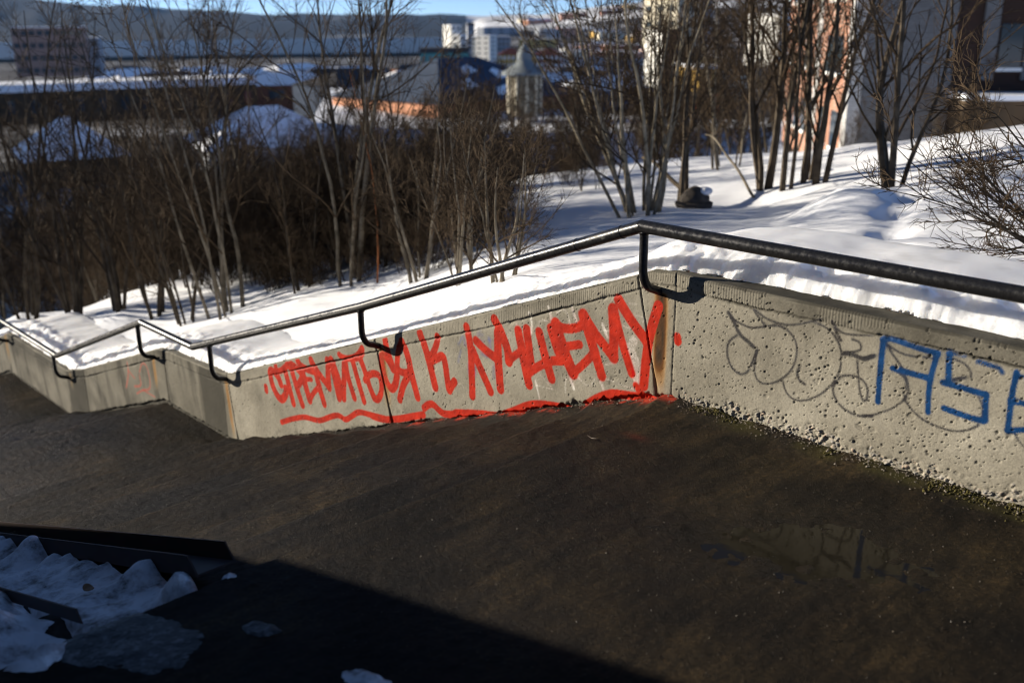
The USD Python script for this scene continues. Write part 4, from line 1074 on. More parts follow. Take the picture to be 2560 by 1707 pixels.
# ---------------------------------------------------------------- bare shrubs and trees
def tubes(P, R, sides):
    """Tubes round N polylines of n points: P (N, n, 3), R (N, n)."""
    N, n = R.shape
    d = P[:, -1] - P[:, 0]
    d /= np.maximum(np.linalg.norm(d, axis=1, keepdims=True), 1e-9)
    ref = np.where(np.abs(d[:, 2:]) > 0.8, [[1.0, 0, 0]], [[0, 0, 1.0]])
    a = np.cross(d, ref)
    a /= np.linalg.norm(a, axis=1, keepdims=True)
    b = np.cross(d, a)
    ph = np.arange(sides) / sides * 2 * np.pi
    ring = np.cos(ph)[None, :, None] * a[:, None] + np.sin(ph)[None, :, None] * b[:, None]
    v = P[:, :, None] + R[:, :, None, None] * ring[:, None]
    base = (np.arange(N)[:, None, None] * n + np.arange(n - 1)[None, :, None]) * sides
    k = np.arange(sides)[None, None]
    k2 = (k + 1) % sides
    f = np.stack([base + k, base + k2, base + sides + k2, base + sides + k], -1)
    return v.reshape(-1, 3), f.reshape(-1, 4)


def limb(p0, d0, length, r0, n, rng, wob=0.12, up=0.3, r1=0.25):
    """N curved limbs: start, direction, length, base radius; each bends upward and wanders."""
    N = len(p0)
    P = np.zeros((N, n, 3))
    P[:, 0] = p0
    d = d0.copy()
    step = (length / (n - 1))[:, None]
    for i in range(1, n):
        d = d + wob * rng.normal(size=(N, 3)) + np.array([0, 0, up / n])
        d /= np.linalg.norm(d, axis=1, keepdims=True)
        P[:, i] = P[:, i - 1] + d * step
    t = np.linspace(0, 1, n)[None]
    return P, r0[:, None] * (1 - (1 - r1) * t)


def sprout(P, R, count, rng, t0, t1, ang, ratio, lmin, n, wob, up, rmin, rk=0.62):
    """count side limbs on every limb."""
    N, m, _ = P.shape
    who = np.repeat(np.arange(N), count)
    t = rng.uniform(t0, t1, len(who))
    x = t * (m - 1)
    i = np.minimum(x.astype(int), m - 2)
    w = (x - i)[:, None]
    p0 = P[who, i] * (1 - w) + P[who, i + 1] * w
    d = P[who, i + 1] - P[who, i]
    seg = np.linalg.norm(d, axis=1, keepdims=True)
    d = d / np.maximum(seg, 1e-9)
    L = seg[:, 0] * (m - 1)
    s = rng.normal(size=(len(who), 3))
    s -= d * (s * d).sum(1, keepdims=True)
    s /= np.linalg.norm(s, axis=1, keepdims=True)
    a = np.radians(ang * rng.uniform(0.7, 1.35, len(who)))[:, None]
    dd = d * np.cos(a) + s * np.sin(a)
    ln = np.maximum(L * ratio * (1.15 - 0.75 * t) * rng.uniform(0.6, 1.25, len(who)), lmin)
    r0 = np.maximum((R[who, i] * (1 - w[:, 0]) + R[who, i + 1] * w[:, 0]) * rk * rng.uniform(0.6, 1, len(who)), rmin)
    return limb(p0, dd, ln, r0, n, rng, wob, up, 0.4)


def shrub(seed, stems, height, r0, spread, lean=(0, 0), k=(11, 5, 3), base=0.12, rmin=0.0027, ang=34, fork=0.0, ratio=0.38, up=0.35, droop=0.0):
    """Stem meshes and one mesh of branches and twigs, standing at the origin."""
    g = np.random.default_rng(seed)
    az = np.linspace(0, 2 * np.pi, stems, endpoint=False) + g.uniform(0, 1.2, stems)
    tilt = spread * g.uniform(0.35, 1.1, stems)
    d0 = np.stack([np.cos(az) * tilt + lean[0], np.sin(az) * tilt + lean[1], np.ones(stems)], 1)
    d0 /= np.linalg.norm(d0, axis=1, keepdims=True)
    p0 = np.stack([np.cos(az) * base * g.uniform(0.2, 1, stems), np.sin(az) * base * g.uniform(0.2, 1, stems), np.full(stems, -0.15 + fork)], 1)
    L = height * g.uniform(0.72, 1.08, stems)
    S, SR = limb(p0, d0, L, r0 * g.uniform(0.55, 1.1, stems), 16, g, 0.055, up, 0.16)
    A, AR = sprout(S, SR, k[0], g, 0.16, 0.98, ang, ratio, 0.2, 9, 0.10, 0.30 - droop, rmin * 1.6)
    Bq, BR = sprout(A, AR, k[1], g, 0.15, 0.98, 36, 0.46, 0.14, 6, 0.12, 0.18 - droop, rmin * 1.15)
    C, CR = sprout(Bq, BR, k[2], g, 0.2, 1.0, 38, 0.5, 0.09, 4, 0.14, 0.1, rmin)
    parts = [tubes(S[i:i + 1], SR[i:i + 1], 6) for i in range(stems)]
    tv, tf, n = [], [], 0
    for (P, R, sd) in ((A, AR, 4), (Bq, BR, 3), (C, CR, 3)):
        v, f = tubes(P, R, sd)
        tv.append(v)
        tf.append(f + n)
        n += len(v)
    return parts, (np.vstack(tv), np.vstack(tf))


def plant(name, label, cat, loc, spec, bark='bark', twig='twig', group=None, rotz=0.0, trunk=None):
    t = empty(name, label, cat, group, loc=loc, rotz=rotz)
    parts, tw = shrub(**spec)
    if trunk is not None:
        put('trunk', *trunk, bark, t)
    for v, f in parts:
        put('stem', v, f, bark, t)
    put('twigs', *tw, twig, t)
    return t


def on_slope(px, py, dist, sink=0.0):
    q = at(px, py, dist)
    return (q[0], q[1], float(slope_z(q[0:1], q[1:2])[0]) - sink)


RT, FW = AX[:2] / np.linalg.norm(AX[:2]), AF[:2] / np.linalg.norm(AF[:2])


def leaning(right, away=0.0):
    return tuple(RT * right + FW * away)


plant('birch_clump', 'tall bare birch clump with pale straight stems behind the lower wall', 'birch', on_slope(570, 800, 11.6), dict(seed=11, stems=7, height=4.9, r0=0.033, spread=0.17, lean=leaning(-0.05), k=(15, 6, 3), base=0.3))
plant('birch_clump', 'bare birch clump rising behind the middle of the sloping handrail', 'birch', on_slope(880, 730, 10.6), dict(seed=12, stems=5, height=4.5, r0=0.031, spread=0.16, lean=leaning(0.02), k=(15, 6, 3), base=0.28))
plant('willow_bush', 'broad bare bush fanning out to the left behind the handrail corner', 'bush', on_slope(1600, 545, 10.5), dict(seed=213, stems=19, height=3.6, r0=0.023, spread=0.42, lean=leaning(-0.16), k=(12, 6, 3), base=0.2), 'pale_bark')
plant('sapling', 'pair of thin dark saplings just right of the fan-shaped bush', 'sapling', on_slope(1700, 522, 11.5), dict(seed=14, stems=3, height=3.6, r0=0.034, spread=0.07, lean=leaning(0.05), k=(12, 6, 3), base=0.1), 'dark_bark')
plant('bare_tree', 'leftmost thick dark trunk of the tree row on the snow crest', 'tree', on_slope(1905, 505, 12.2), dict(seed=15, stems=3, height=4.2, r0=0.05, spread=0.12, k=(14, 6, 3), base=0.05, ang=30), 'dark_bark')
plant('bare_tree', 'slim twin trunk standing second in the row on the snow crest', 'tree', on_slope(1960, 510, 12.0), dict(seed=16, stems=2, height=4.0, r0=0.04, spread=0.10, k=(11, 5, 3), base=0.08, ang=30), 'dark_bark')
plant('bare_tree', 'sturdy multi-stemmed tree standing third in the row on the snow crest', 'tree', on_slope(2010, 508, 12.3), dict(seed=17, stems=3, height=4.3, r0=0.042, spread=0.11, lean=leaning(0.03), k=(13, 6, 3), base=0.1, ang=30), 'dark_bark')
plant('bare_tree', 'bare tree with smooth dark trunk at the right end of the row', 'tree', on_slope(2042, 505, 12.0), dict(seed=18, stems=2, height=4.0, r0=0.048, spread=0.12, lean=leaning(0.04), k=(12, 6, 3), base=0.06, ang=30), 'dark_bark')
plant('bare_tree', 'forked dark tree standing alone in front of the tall brick block', 'tree', on_slope(2228, 525, 10.2), dict(seed=19, stems=4, height=3.4, r0=0.044, spread=0.30, lean=leaning(0.10), k=(10, 6, 3), base=0.05, ang=34), 'dark_bark')
q = on_slope(2800, 610, 7.0)
plant('overhanging_bush', 'spreading bush with fine dark twigs reaching in from the right edge', 'bush', q, dict(seed=20, stems=9, height=1.75, r0=0.015, spread=0.45, lean=leaning(-1.35, 0.0), k=(10, 6, 3), base=0.12, up=0.25, ang=38), 'dark_bark')
for k, (px, py, dist, h, st, lb) in enumerate([(1262, 735, 7.0, 1.35, 7, 'fine bare shrub just left of the handrail corner'), (1160, 730, 8.0, 1.6, 6, 'small bare shrub behind the wall above the letters'), (1050, 725, 9.2, 2.1, 6, 'slender grey shrub between birch clump and fine shrub'),
                                               (760, 760, 11.2, 2.6, 4, 'dark slanting shrub between the two birch clumps'), (975, 700, 10.8, 3.2, 4, 'upright shrub close right of the second birch clump'),
                                               (470, 812, 12.0, 2.9, 5, 'low leaning shrub at the foot of the tall birch clump'), (390, 800, 12.8, 3.9, 4, 'dark shrub behind the lower landing of the stairs'), (300, 790, 13.4, 4.1, 4, 'dense dark shrub above the lower handrail bend'),
                                               (185, 790, 14.0, 4.3, 5, 'tangled dark shrub near the left edge behind snow'), (70, 785, 14.8, 4.4, 5, 'leftmost tangled shrub behind the far end of the wall'), (-40, 790, 15.0, 4.4, 5, 'shrub half cut off by the left edge of the photo')]):
    plant('shrub', lb, 'shrub', on_slope(px, py, dist), dict(seed=30 + k, stems=st, height=h, r0=0.009 + 0.006 * h, spread=0.22, k=(10, 6, 3), base=0.12, rmin=0.0018 + 0.0001 * h), 'dark_bark' if k > 2 else 'bark')
plant('red_shoot', 'single reddish brown sapling shoot beside the second birch clump', 'sapling', on_slope(940, 735, 10.2), dict(seed=45, stems=1, height=2.6, r0=0.012, spread=0.03, k=(6, 4, 2), base=0.01), 'red_twig', 'twig')

# thicket: a few kinds of bare sapling, each placed many times
stage.CreateClassPrim('/World/sapling_kinds')
KINDS = []
for k in range(7):
    p = f'/World/sapling_kinds/kind_{"abcdefg"[k]}'
    UsdGeom.Xform.Define(stage, p)
    parts, tw = shrub(60 + k, [4, 6, 5, 7, 3, 5, 8][k], [3.6, 2.6, 3.2, 2.2, 4.0, 3.0, 2.0][k], [0.03, 0.018, 0.024, 0.014, 0.036, 0.022, 0.013][k], [0.15, 0.3, 0.2, 0.42, 0.12, 0.25, 0.5][k], k=(13, 7, 4), base=[0.25, 0.2, 0.3, 0.2, 0.2, 0.4, 0.3][k], rmin=0.0034)
    for v, f in parts:
        put('stem', v, f, 'bark' if k in (0, 4) else 'dark_bark', p)
    put('twigs', *tw, 'twig', p)
    KINDS.append(p)
g = np.random.default_rng(404)


def thicket(n, px, dist, label, group, scale=(0.8, 1.25), power=1.0, name='thicket_sapling'):
    for _ in range(n):
        d = dist[0] + (dist[1] - dist[0]) * g.uniform() ** power
        q = at(g.uniform(*px), 500, d)
        if q[1] < 2.2:
            continue
        z = float(slope_z(q[0:1], q[1:2])[0])
        x = UsdGeom.Xform.Define(stage, path_of(name))
        x.GetPrim().GetReferences().AddInternalReference(KINDS[int(g.choice([1, 3, 5, 6]) if name == 'brush' else g.integers(0, 7))])
        x.AddTranslateOp().Set(Gf.Vec3d(float(q[0]), float(q[1]), z - 0.1))
        x.AddRotateZOp().Set(float(g.uniform(0, 360)))
        x.AddScaleOp().Set(Gf.Vec3f(*[float(g.uniform(*scale))] * 3))
        x.GetPrim().SetInstanceable(True)
        tag(x.GetPrim(), label, 'sapling', group)


thicket(38, (-150, 830), (13.5, 20), 'bare brown sapling in the nearest left part of the thicket', 'saplings in the near thicket on the left', (0.7, 1.2))
thicket(130, (-200, 1000), (19, 34), 'bare brown sapling in the middle of the thicket below the stairs', 'saplings in the middle of the thicket', (0.5, 0.8))
thicket(36, (900, 1560), (19, 40), 'bare brown sapling in the dense scrub left of the fan-shaped bush', 'saplings in the scrub left of the fan-shaped bush', (0.6, 0.95))
thicket(110, (-250, 1560), (33, 48), 'bare brown sapling at the far lower side of the thicket', 'saplings at the far side of the thicket', (0.35, 0.62))
thicket(24, (1000, 1480), (13, 19), 'short bare sapling on the snow left of the fan-shaped bush', 'short saplings left of the fan-shaped bush', (0.4, 0.65))
thicket(50, (560, 1240), (10.4, 15.5), 'low fine bare brush on the shaded snow behind the sloping wall', 'low brush behind the sloping wall', (0.3, 0.62), name='brush')
thicket(46, (-120, 560), (12.4, 17), 'fine dark brush at the foot of the shrubs behind the lower wall', 'brush behind the lower wall', (0.35, 0.7), name='brush')
thicket(45, (-250, 1000), (50, 74), 'low scrub between the snow-roofed sheds and the long building', 'scrub round the snow-roofed sheds', (0.35, 0.6), name='scrub')
thicket(60, (600, 1250), (9.4, 12), 'fine low brush close behind the sloping wall', 'brush close behind the sloping wall', (0.22, 0.5), name='brush')
thicket(55, (-150, 600), (11.6, 14), 'fine low brush close behind the lower landings', 'brush close behind the lower landings', (0.25, 0.55), name='brush')
thicket(60, (120, 900), (11.2, 18), 'low fine bare brush on the snow between the birch clumps and the thicket', 'low brush between the birch clumps', (0.3, 0.6), name='brush')
thicket(34, (-700, 60), (14, 24), 'bare brown sapling at the left edge beside the lower stairs', 'saplings beside the lower stairs', (0.9, 1.3))
thicket(14, (1560, 1980), (13.5, 26), 'bare sapling standing behind the row of dark trunks', 'saplings behind the row of trunks', (0.8, 1.25))
thicket(8, (2100, 2700), (18, 28), 'bare shrub in front of the shaded brick block', 'shrubs before the shaded brick block', (0.45, 0.75))

# fallen branches, boulder
a, b = np.array(on_slope(1605, 425, 12.4)) + [0, 0, 0.45], np.array(on_slope(1765, 500, 11.3)) + [0, 0, 0.02]
t_ = np.linspace(0, 1, 14)[:, None]
bend = (a + (b - a) * t_) + np.array([0, 0, 1]) * 0.06 * np.sin(t_ * 7) * (1 - t_)
build(MB().tube(bend, np.linspace(0.018, 0.034, 14), 8), 'fallen_branch', 'dark_bark', smooth=60, label='thick dark branch slanting down to the boulder in the snow', cat='branch')
a, b = np.array(on_slope(1760, 410, 13.0)) + [0, 0, 0.6], np.array(on_slope(1885, 500, 11.9)) + [0, 0, 0.02]
bend = (a + (b - a) * t_) + np.array([0, 0, 1]) * (0.16 * np.sin(t_ * 3.1) * (1 - t_) + 0.02 * np.sin(t_ * 11))
build(MB().tube(bend, np.linspace(0.008, 0.02, 14), 7), 'fallen_branch', 'bark', smooth=60, label='thin pale branch arching down beside the leftmost trunk', cat='branch')
rk = trimesh.creation.icosphere(subdivisions=4)
v = rk.vertices.copy()
v *= (1 + 0.28 * (meshkit.fbm(v * 1.6 + 5, 4, 3)[:, None] - 0.5))
q = np.array(on_slope(1735, 512, 11.2))
fr2 = lambda w: q + np.outer(w[:, 0], [*RT, 0]) + np.outer(w[:, 1], [*FW, 0]) + np.outer(w[:, 2], [0, 0, 1.0])
bo = empty('boulder', 'dark boulder with a snow cap between the thin saplings', 'boulder')
put('stone', fr2(v * [0.21, 0.17, 0.17] * np.where(v[:, 2:] > 0, [0.8, 0.8, 1.0], 1.0) + [0, 0, 0.05]), rk.faces, 'rock', bo, smooth=50)
c = v * [0.11, 0.13, 0.05] + [0.095, 0.04, 0.165]
put('snow_cap', fr2(c), rk.faces, 'snow', bo, smooth=180)

# ---------------------------------------------------------------- buildings
def frame_of(px, py, dist, turn=0.0):
    """Local frame of a building: x to the viewer's right along its front, y into it, z up; turned about the vertical."""
    o = at(px, py, dist)
    f = o[:2] - CAM[:2]
    f /= np.linalg.norm(f)
    c, s_ = math.cos(math.radians(turn)), math.sin(math.radians(turn))
    ey = np.array([f[0] * c - f[1] * s_, f[0] * s_ + f[1] * c])
    ex = np.array([ey[1], -ey[0]])

    def fr(v):
        v = np.asarray(v, float)
        return np.stack([o[0] + v[:, 0] * ex[0] + v[:, 1] * ey[0], o[1] + v[:, 0] * ex[1] + v[:, 1] * ey[1], o[2] + v[:, 2]], 1)
    return o, fr


def quad(fr, pts):
    return fr(np.array(pts, float)), np.array([[0, 1, 2, 3]])


def house(name, label, px0, px1, ptop, dist, height, depth, wall='plaster_grey', left=None, roof='snow', turn=0.0, rows=0, cols=0, lrows=0, lcols=0, win=(0.5, 0.5), rise=0.0, cat='building', group=None, parapet=0.25, wname='window', wmat='window_glass'):
    """A block whose front top-left corner is seen at px0, ptop and right corner near px1; hipped roof when rise is set."""
    o, fr = frame_of(px0, ptop, dist, turn)
    w = (px1 - px0) / 2489.0 * dist / max(math.cos(math.radians(turn)), 0.3) * 0.94
    t = empty(name, label, cat, group)
    h = height
    mb = MB()
    mb.add(fr([[0, 0, -h], [w, 0, -h], [w, 0, 0], [0, 0, 0]]), [[0, 1, 2, 3]])
    mb.add(fr([[w, 0, -h], [w, depth, -h], [w, depth, 0], [w, 0, 0]]), [[0, 1, 2, 3]])
    mb.add(fr([[w, depth, -h], [0, depth, -h], [0, depth, 0], [w, depth, 0]]), [[0, 1, 2, 3]])
    side = [[0, depth, -h], [0, 0, -h], [0, 0, 0], [0, depth, 0]]
    if left is None:
        mb.add(fr(side), [[0, 1, 2, 3]])
    build(mb, 'wall', wall, t)
    if left is not None:
        build(MB().add(fr(side), [[0, 1, 2, 3]]), 'wall', left, t)
    e = 0.3 if rise else 0.0
    mb = MB()
    if rise:
        rr = min(w, depth) * 0.45
        ridge = [[rr, depth / 2, rise], [max(w - rr, rr + 0.1), depth / 2, rise]]
        v = fr([[-e, -e, 0.0], [w + e, -e, 0.0], [w + e, depth + e, 0.0], [-e, depth + e, 0.0], *ridge])
        mb.add(v, [[0, 1, 5], [0, 5, 4], [1, 2, 5], [2, 3, 4], [2, 4, 5], [3, 0, 4], [0, 2, 1], [0, 3, 2]])
    else:
        mb.box([-0.15, -0.15, 0.003], [w + 0.15, depth + 0.15, parapet], fr)
    build(mb, 'roof', roof, t)
    for i in range(rows):
        for j in range(cols):
            cw, rh = w / cols, h / rows
            x0, z0 = (j + 0.5 - win[0] / 2) * cw, -h + (i + 0.55 - win[1] / 2) * rh
            build(MB().box([x0, -0.06, z0], [x0 + cw * win[0], 0.02, z0 + rh * win[1]], fr), wname, wmat, t)
    for i in range(lrows):
        for j in range(lcols):
            cw, rh = depth / lcols, h / lrows
            y0, z0 = (j + 0.5 - win[0] / 2) * cw, -h + (i + 0.55 - win[1] / 2) * rh
            build(MB().box([-0.06, y0, z0], [0.02, y0 + cw * win[0], z0 + rh * win[1]], fr), wname, wmat, t)
    return t, fr, w


house('office_block', 'long pinkish office block with window bands below the wooded hill', 25, 178, 70, 420, 17.5, 14, 'plaster_pink', rows=4, cols=9, win=(0.7, 0.4), turn=-8)
house('office_wing', 'lower grey wing joined right of the pinkish office block', 180, 236, 96, 430, 14, 12, 'panel_grey', rows=3, cols=3, win=(0.6, 0.4), turn=-8)
t, fr, w = house('long_building', 'long low brown building with a snow-white flat roof edge', -260, 545, 243, 112, 3.2, 6.5, 'wall_brown', rows=1, cols=16, win=(0.3, 0.4), parapet=0.75, turn=-2)
house('garage', 'low garage with a domed snow roof near the left edge', 70, 290, 405, 47, 1.2, 5, 'wall_brown', rise=1.6, roof='snow', turn=4)
house('shed', 'low grey shed with a broad rounded snow roof behind the birches', 520, 885, 378, 50, 1.6, 6, 'plaster_grey', rise=1.75, roof='snow', turn=10)
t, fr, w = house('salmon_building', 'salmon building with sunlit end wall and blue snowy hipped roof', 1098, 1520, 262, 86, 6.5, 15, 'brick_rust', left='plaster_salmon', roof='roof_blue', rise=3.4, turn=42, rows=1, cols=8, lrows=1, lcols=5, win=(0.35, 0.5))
# snow lying in sheets on its roof
dep = 15
for k, (u0, u1, v0, v1) in enumerate(((0.18, 0.34, 0.25, 0.5), (0.42, 0.6, 0.1, 0.3), (0.62, 0.8, 0.45, 0.7), (0.3, 0.5, 0.6, 0.8))):
    rr = min(w, dep) * 0.45
    def onroof(u, vv_):
        return [rr * vv_ - 0.3 * (1 - vv_) + (w - 2 * rr * vv_) * u, -0.3 + (dep / 2 + 0.3) * vv_, 3.4 * vv_ + 0.08]
    poly = [onroof(u0, v0), onroof(u1, v0 + 0.05), onroof(u1 - 0.03, v1), onroof(u0 + 0.04, v1 - 0.06)]
    build(MB().add(fr(np.array(poly + [[p[0], p[1], p[2] - 0.07] for p in poly])), [[0, 1, 2, 3], [0, 4, 5, 1], [1, 5, 6, 2], [2, 6, 7, 3], [3, 7, 4, 0]]), 'roof_snow', 'snow', t)
# round pavilion with a lantern
c0 = at(1311, 181, 84)
pav = empty('round_pavilion', 'round zinc-roofed pavilion with a drum lantern among the roofs', 'pavilion')


def lathe(prof, name, mt, sides=28):
    ph = np.arange(sides) / sides * 2 * np.pi
    v, f = [], []
    for r_, z_ in prof:
        v.append(np.stack([c0[0] + r_ * np.cos(ph), c0[1] + r_ * np.sin(ph), np.full(sides, c0[2] + z_)], 1))
    for i in range(len(prof) - 1):
        for k in range(sides):
            k2 = (k + 1) % sides
            f.append([i * sides + k, i * sides + k2, (i + 1) * sides + k2, (i + 1) * sides + k])
    put(name, np.vstack(v), np.array(f), mt, pav, smooth=35)


pxm = 84 / 2489.0
lathe([(40 * pxm, -3.5), (40 * pxm, -0.2), (56 * pxm, -0.2)], 'wall', 'side_concrete')
lathe([(57 * pxm, -0.2), (57 * pxm, -0.02), (40 * pxm, 0.30), (24 * pxm, 0.62), (18 * pxm, 0.95)], 'roof', 'roof_zinc')
lathe([(17 * pxm, 0.9), (17 * pxm, 1.55), (13.5 * pxm, 1.62)], 'drum', 'roof_zinc')
lathe([(12.5 * pxm, 1.6), (12 * pxm, 1.85), (6.5 * pxm, 2.0), (5.5 * pxm, 2.15), (1.2 * pxm, 2.3), (0.5 * pxm, 2.75), (0.01, 2.76)], 'finial', 'roof_zinc')
for k in range(10):
    a = 2 * np.pi * k / 10
    p = np.array([c0[0] + 40 * pxm * math.cos(a), c0[1] + 40 * pxm * math.sin(a), 0])
    build(MB().tube([p + [0, 0, c0[2] - 3.4], p + [0, 0, c0[2] - 0.25]], 0.12, 8), 'column', 'panel_cream', pav, smooth=40)

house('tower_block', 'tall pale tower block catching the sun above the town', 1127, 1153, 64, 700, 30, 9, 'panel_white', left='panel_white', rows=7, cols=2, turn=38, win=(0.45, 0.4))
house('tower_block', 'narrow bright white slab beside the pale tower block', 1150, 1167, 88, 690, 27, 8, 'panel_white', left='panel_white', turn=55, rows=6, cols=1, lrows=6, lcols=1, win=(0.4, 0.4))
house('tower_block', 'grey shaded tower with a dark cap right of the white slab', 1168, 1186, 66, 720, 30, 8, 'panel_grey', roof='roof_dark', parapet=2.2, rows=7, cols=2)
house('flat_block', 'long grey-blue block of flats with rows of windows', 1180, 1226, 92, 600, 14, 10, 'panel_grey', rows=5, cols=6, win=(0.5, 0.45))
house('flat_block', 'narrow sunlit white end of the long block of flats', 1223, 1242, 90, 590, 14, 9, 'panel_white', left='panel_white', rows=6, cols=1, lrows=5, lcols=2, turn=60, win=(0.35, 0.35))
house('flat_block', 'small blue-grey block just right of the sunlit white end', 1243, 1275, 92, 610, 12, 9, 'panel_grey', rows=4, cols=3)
house('teal_hall', 'low teal hall with a dark flat roof in the town', 1050, 1174, 134, 350, 5.2, 14, 'panel_teal', roof='roof_dark', parapet=1.6, rows=1, cols=7, win=(0.5, 0.5))
house('row_house', 'white-windowed row house with a maroon roof left of the lantern', 1246, 1312, 138, 360, 4.6, 10, 'plaster_ochre', roof='roof_maroon', rise=2.2, rows=2, cols=6, win=(0.5, 0.55), wmat='trim_white')
house('row_house', 'white-windowed row house with a maroon roof right of the lantern', 1338, 1410, 138, 360, 4.6, 10, 'brick_rust', roof='roof_maroon', rise=2.2, rows=2, cols=6, win=(0.5, 0.55), wmat='trim_white')
house('panel_tower', 'tall cream panel tower with balcony bands behind the thin saplings', 1703, 1754, -160, 190, 19, 10, 'panel_cream', left='panel_cream', turn=40, rows=7, cols=2, lrows=7, lcols=3, win=(0.5, 0.4))
house('panel_tower', 'grey shaded tower joined right of the cream panel tower', 1755, 1792, -160, 196, 19, 10, 'panel_grey', rows=7, cols=2, win=(0.5, 0.4))
house('brick_house', 'dark brick house with a white sunlit corner behind the fan bush', 1655, 1712, 78, 150, 8, 9, 'brick_dark', left='panel_white', turn=16, rows=4, cols=2, win=(0.4, 0.4), roof='roof_dark')
house('ochre_house', 'low ochre building below the cream tower', 1748, 1806, 172, 110, 2.4, 8, 'plaster_ochre', turn=20, roof='snow')
house('patterned_house', 'low cream building with many small windows beside the ochre one', 1808, 1878, 174, 110, 2.6, 8, 'panel_cream', turn=20, rows=3, cols=7, win=(0.4, 0.45), roof='roof_dark')
house('white_house', 'white block glimpsed between the row of dark trunks', 1950, 2004, 40, 165, 7.5, 9, 'panel_white', left='panel_white', turn=35, rows=4, cols=3, win=(0.4, 0.4))

# the big brick block on the right: sunlit gable to the left, shaded front
o, fr = frame_of(2152, 0, 37.0, 13.0)
hb_, dep, wid = 9.0, 13.0, 13.5
blk = empty('brick_block', 'tall brick block of flats at right with sunlit orange gable', 'building')


def slab(lo, hi, name, mt, parent=None):
    return build(MB().box(lo, hi, fr), name, mt, parent or blk)


ZB, ZT = -6.4, 7.0
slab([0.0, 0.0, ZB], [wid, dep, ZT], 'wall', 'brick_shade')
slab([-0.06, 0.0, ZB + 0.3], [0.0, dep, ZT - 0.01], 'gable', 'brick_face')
slab([-0.14, -0.10, ZB - 0.2], [0.28, 0.62, ZT - 0.02], 'corner_pier', 'brick_pale')
slab([-0.11, 5.4, ZB + 0.3], [-0.03, 6.3, ZT - 0.02], 'pale_strip', 'brick_pale')
slab([0.3, -0.08, ZB], [3.2, -0.0, ZT - 0.03], 'pale_panel', 'brick_pale_shade')
for x0, x1 in ((4.05, 4.55), (5.45, 5.95), (7.3, 7.8), (9.2, 9.7)):
    slab([x0, -0.10, -2.6], [x1, 0.0, ZT - 0.03], 'pale_pilaster', 'brick_pale_shade')
for i in range(5):
    for yy in (1.6, 3.3, 7.6, 9.4, 11.2):
        z0 = ZB + 1.3 + i * 2.6
        wn_ = slab([-0.09, yy, z0], [-0.02, yy + 1.0, z0 + 1.3], 'window', 'window_glass')
        build(MB().box([-0.12, yy - 0.05, z0 - 0.12], [0.0, yy + 1.05, z0 - 0.003], fr), 'sill', 'trim_white', wn_)
    for xx in (4.65, 6.1, 8.0, 9.9, 11.6):
        z0 = -2.2 + i * 2.6
        wn_ = slab([xx, -0.05, z0], [xx + 0.75, 0.02, z0 + 1.4], 'window', 'window_glass')
        build(MB().box([xx - 0.04, -0.1, z0 - 0.12], [xx + 0.8, 0.0, z0 - 0.003], fr), 'sill', 'trim_white', wn_)
slab([3.3, -1.7, ZB], [wid, -0.11, -3.15], 'porch', 'wall_brown')
slab([3.2, -1.85, -3.147], [wid, -0.105, -2.98], 'porch_snow', 'snow')
slab([-0.2, -0.2, ZT + 0.003], [wid + 0.2, dep + 0.2, ZT + 0.4], 'roof', 'roof_dark')
for (px, p0, p1, lb) in ((1738, 250, 296, 'shorter red post of the playground frame'), (1790, 226, 290, 'taller bright red post right of the shorter one')):
    d_ = 62 if px < 2000 else 33
    a, b = at(px, p1, d_), at(px, p0, d_)
    mb = MB().box(np.array([-0.06, -0.06, 0]) + a * 0, [0.06, 0.06, b[2] - a[2]], lambda v, a=a: v + a)
    mb.tube([a + [0, 0, b[2] - a[2]], a + [0, 0, b[2] - a[2] + 0.1]], [0.09, 0.03], 8)
    build(mb, 'red_post', 'red_steel', label=lb, cat='post')

# houses scattered over the snowy hillside and the town
g2 = np.random.default_rng(909)
TONES = [('panel_cream', 'cream'), ('panel_white', 'white'), ('plaster_ochre', 'ochre'), ('panel_grey', 'grey'), ('brick_rust', 'rust red'), ('plaster_salmon', 'salmon')]
TOWN = [('plaster_pink', 'pinkish'), ('brick_dark', 'dark brick'), ('wall_brown', 'brown'), ('panel_grey', 'grey'), ('brick_rust', 'rust red'), ('roof_blue', 'dark blue')]
for k in range(104):
    if k < 44:
        px, dist, hh, ww = g2.uniform(1200, 1720), g2.uniform(620, 1900), g2.uniform(7, 15), g2.uniform(18, 60)
        lab, grp = '{} house on the snowy hillside beyond the town', '{} houses on the snowy hillside'
    else:
        px, dist, hh, ww = g2.uniform(220, 1500), 210 + 460 * g2.uniform() ** 1.4, g2.uniform(3.5, 7), g2.uniform(12, 30)
        lab, grp = '{} low snow-roofed house in the shaded town beyond the thicket', '{} low houses in the town'
    q = at(px, 100, dist) - CAM
    zt_ = float(far_z(np.array([math.atan2(q[0], q[1])]), np.array([dist]))[0]) - 1.0 + hh
    ptop = 50 - (zt_ - CAM[2]) / dist * 2489 / 1.0
    mt, nm = (TONES if k < 44 else TOWN)[int(g2.integers(0, 6))]
    o, _ = frame_of(px, 100, dist)
    # solve the picture row that gives this roof height at this distance
    lo, hi = -400.0, 900.0
    for _i in range(30):
        mid = (lo + hi) / 2
        if at(px, mid, dist)[2] > zt_:
            lo = mid
        else:
            hi = mid
    house('town_house', lab.format(nm), px, px + ww / dist * 2489, mid, dist, hh + 3, g2.uniform(9, 14), mt, left=mt, roof='snow' if k % 3 else 'roof_dark', rise=0.0 if hh > 9 else 2.5, turn=float(g2.uniform(-10, 55)), rows=2 if hh < 9 else 4, cols=3, win=(0.4, 0.4), group=grp.format(nm))  # every third roof dark, standing in for snow in shade

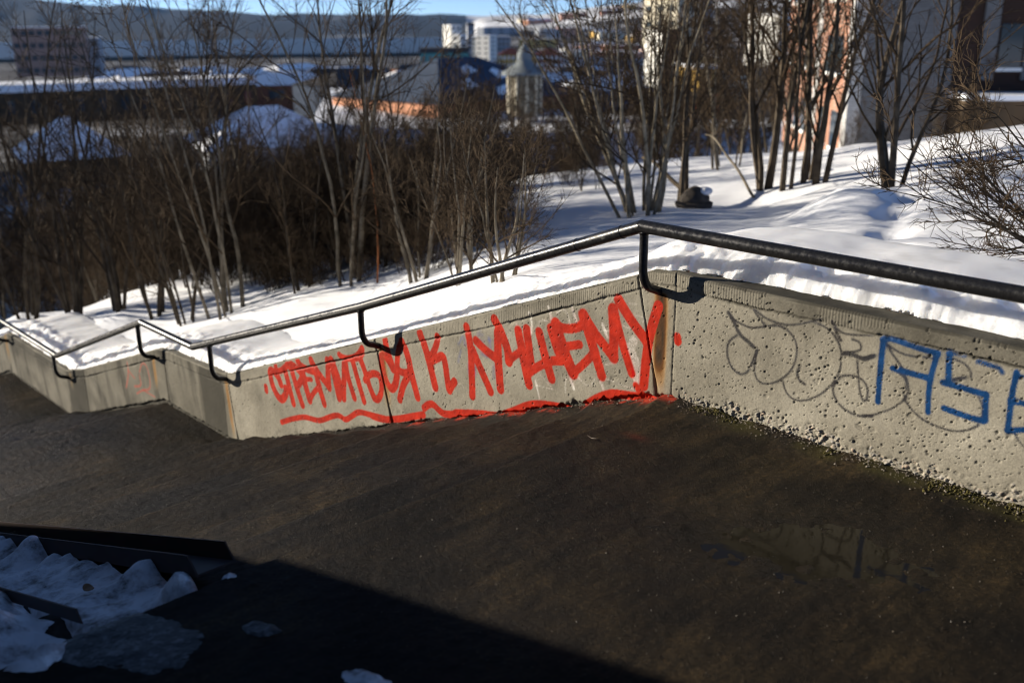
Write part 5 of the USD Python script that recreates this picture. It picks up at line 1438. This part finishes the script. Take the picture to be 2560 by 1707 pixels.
# ---------------------------------------------------------------- unseen wall behind the photographer, shaped to shade the landing; trees down the slope that dapple the lower wall
sw = []
for x in np.linspace(-7.5, 5.0, 26):
    top_ = 2.45 + 0.37 * min(x, 1.5)
    b0 = float(np.interp(x, BASX, BASZ)) - 0.6
    sw.append([(x, -4.55, b0), (x, -4.3, b0), (x, -4.3, max(top_, b0 + 0.9)), (x, -4.55, max(top_, b0 + 0.9))])
sv = np.array(sw).reshape(-1, 3)
sf = []
for i in range(25):
    for k in range(4):
        sf.append([i * 4 + k, i * 4 + (k + 1) % 4, (i + 1) * 4 + (k + 1) % 4, (i + 1) * 4 + k])
sf += [[0, 3, 2, 1], [100, 101, 102, 103]]
put('outer_wall', sv, np.array(sf), 'side_concrete', label='unseen plain concrete wall behind the photographer shaped to shade the landing', cat='wall')
plant('slope_birch', 'slender bare tree left of the stairs casting soft shadows', 'tree', (-13.6, -5.6, -3.6), dict(seed=81, stems=2, height=5.5, r0=0.07, spread=0.08, k=(13, 5, 2), base=0.15))
plant('slope_birch', 'second bare tree further down left of the stairs', 'tree', (-17.5, -7.0, -4.6), dict(seed=82, stems=4, height=6.0, r0=0.05, spread=0.2, k=(13, 5, 3), base=0.3))

# unseen blocks added down the slope left of the view to shade the hollow
perp = np.array([-SUN_H[1] * -1, SUN_H[0] * -1])
perp = np.array([-0.545, 0.838])
perp = perp / np.linalg.norm(perp)
for l0, l1, lb in ((15.0, 36.0, 'nearer unseen block added down the slope to shade the hollow'), (39.0, 70.0, 'farther unseen block added down the slope to shade the hollow')):
    ht = 17.5
    o = SUN_H * 92 + perp * l0
    blk2 = empty('slope_flats', lb, 'building')
    fr3 = lambda v, o=o: np.stack([o[0] + v[:, 0] * perp[0] + v[:, 1] * SUN_H[0], o[1] + v[:, 0] * perp[1] + v[:, 1] * SUN_H[1], v[:, 2]], 1)
    build(MB().box([0, 0, -28], [l1 - l0, 12, ht], fr3), 'wall', 'panel_grey', blk2)
    build(MB().box([-0.2, -0.2, ht + 0.003], [l1 - l0 + 0.2, 12.2, ht + 0.5], fr3), 'roof', 'roof_dark', blk2)
    for i in range(12):
        for j in range(7):
            build(MB().box([1.0 + j * 2.9, -0.05, -24 + i * 3.4], [2.4 + j * 2.9, 0.03, -22.4 + i * 3.4], fr3), 'window', 'window_glass', blk2)

# ---------------------------------------------------------------- air
hz = MB().box([-9600, -9600, -75], [9600, 9600, 420])
build(hz, 'haze', 'haze', kind='stuff', label='thin blue winter air over the valley')
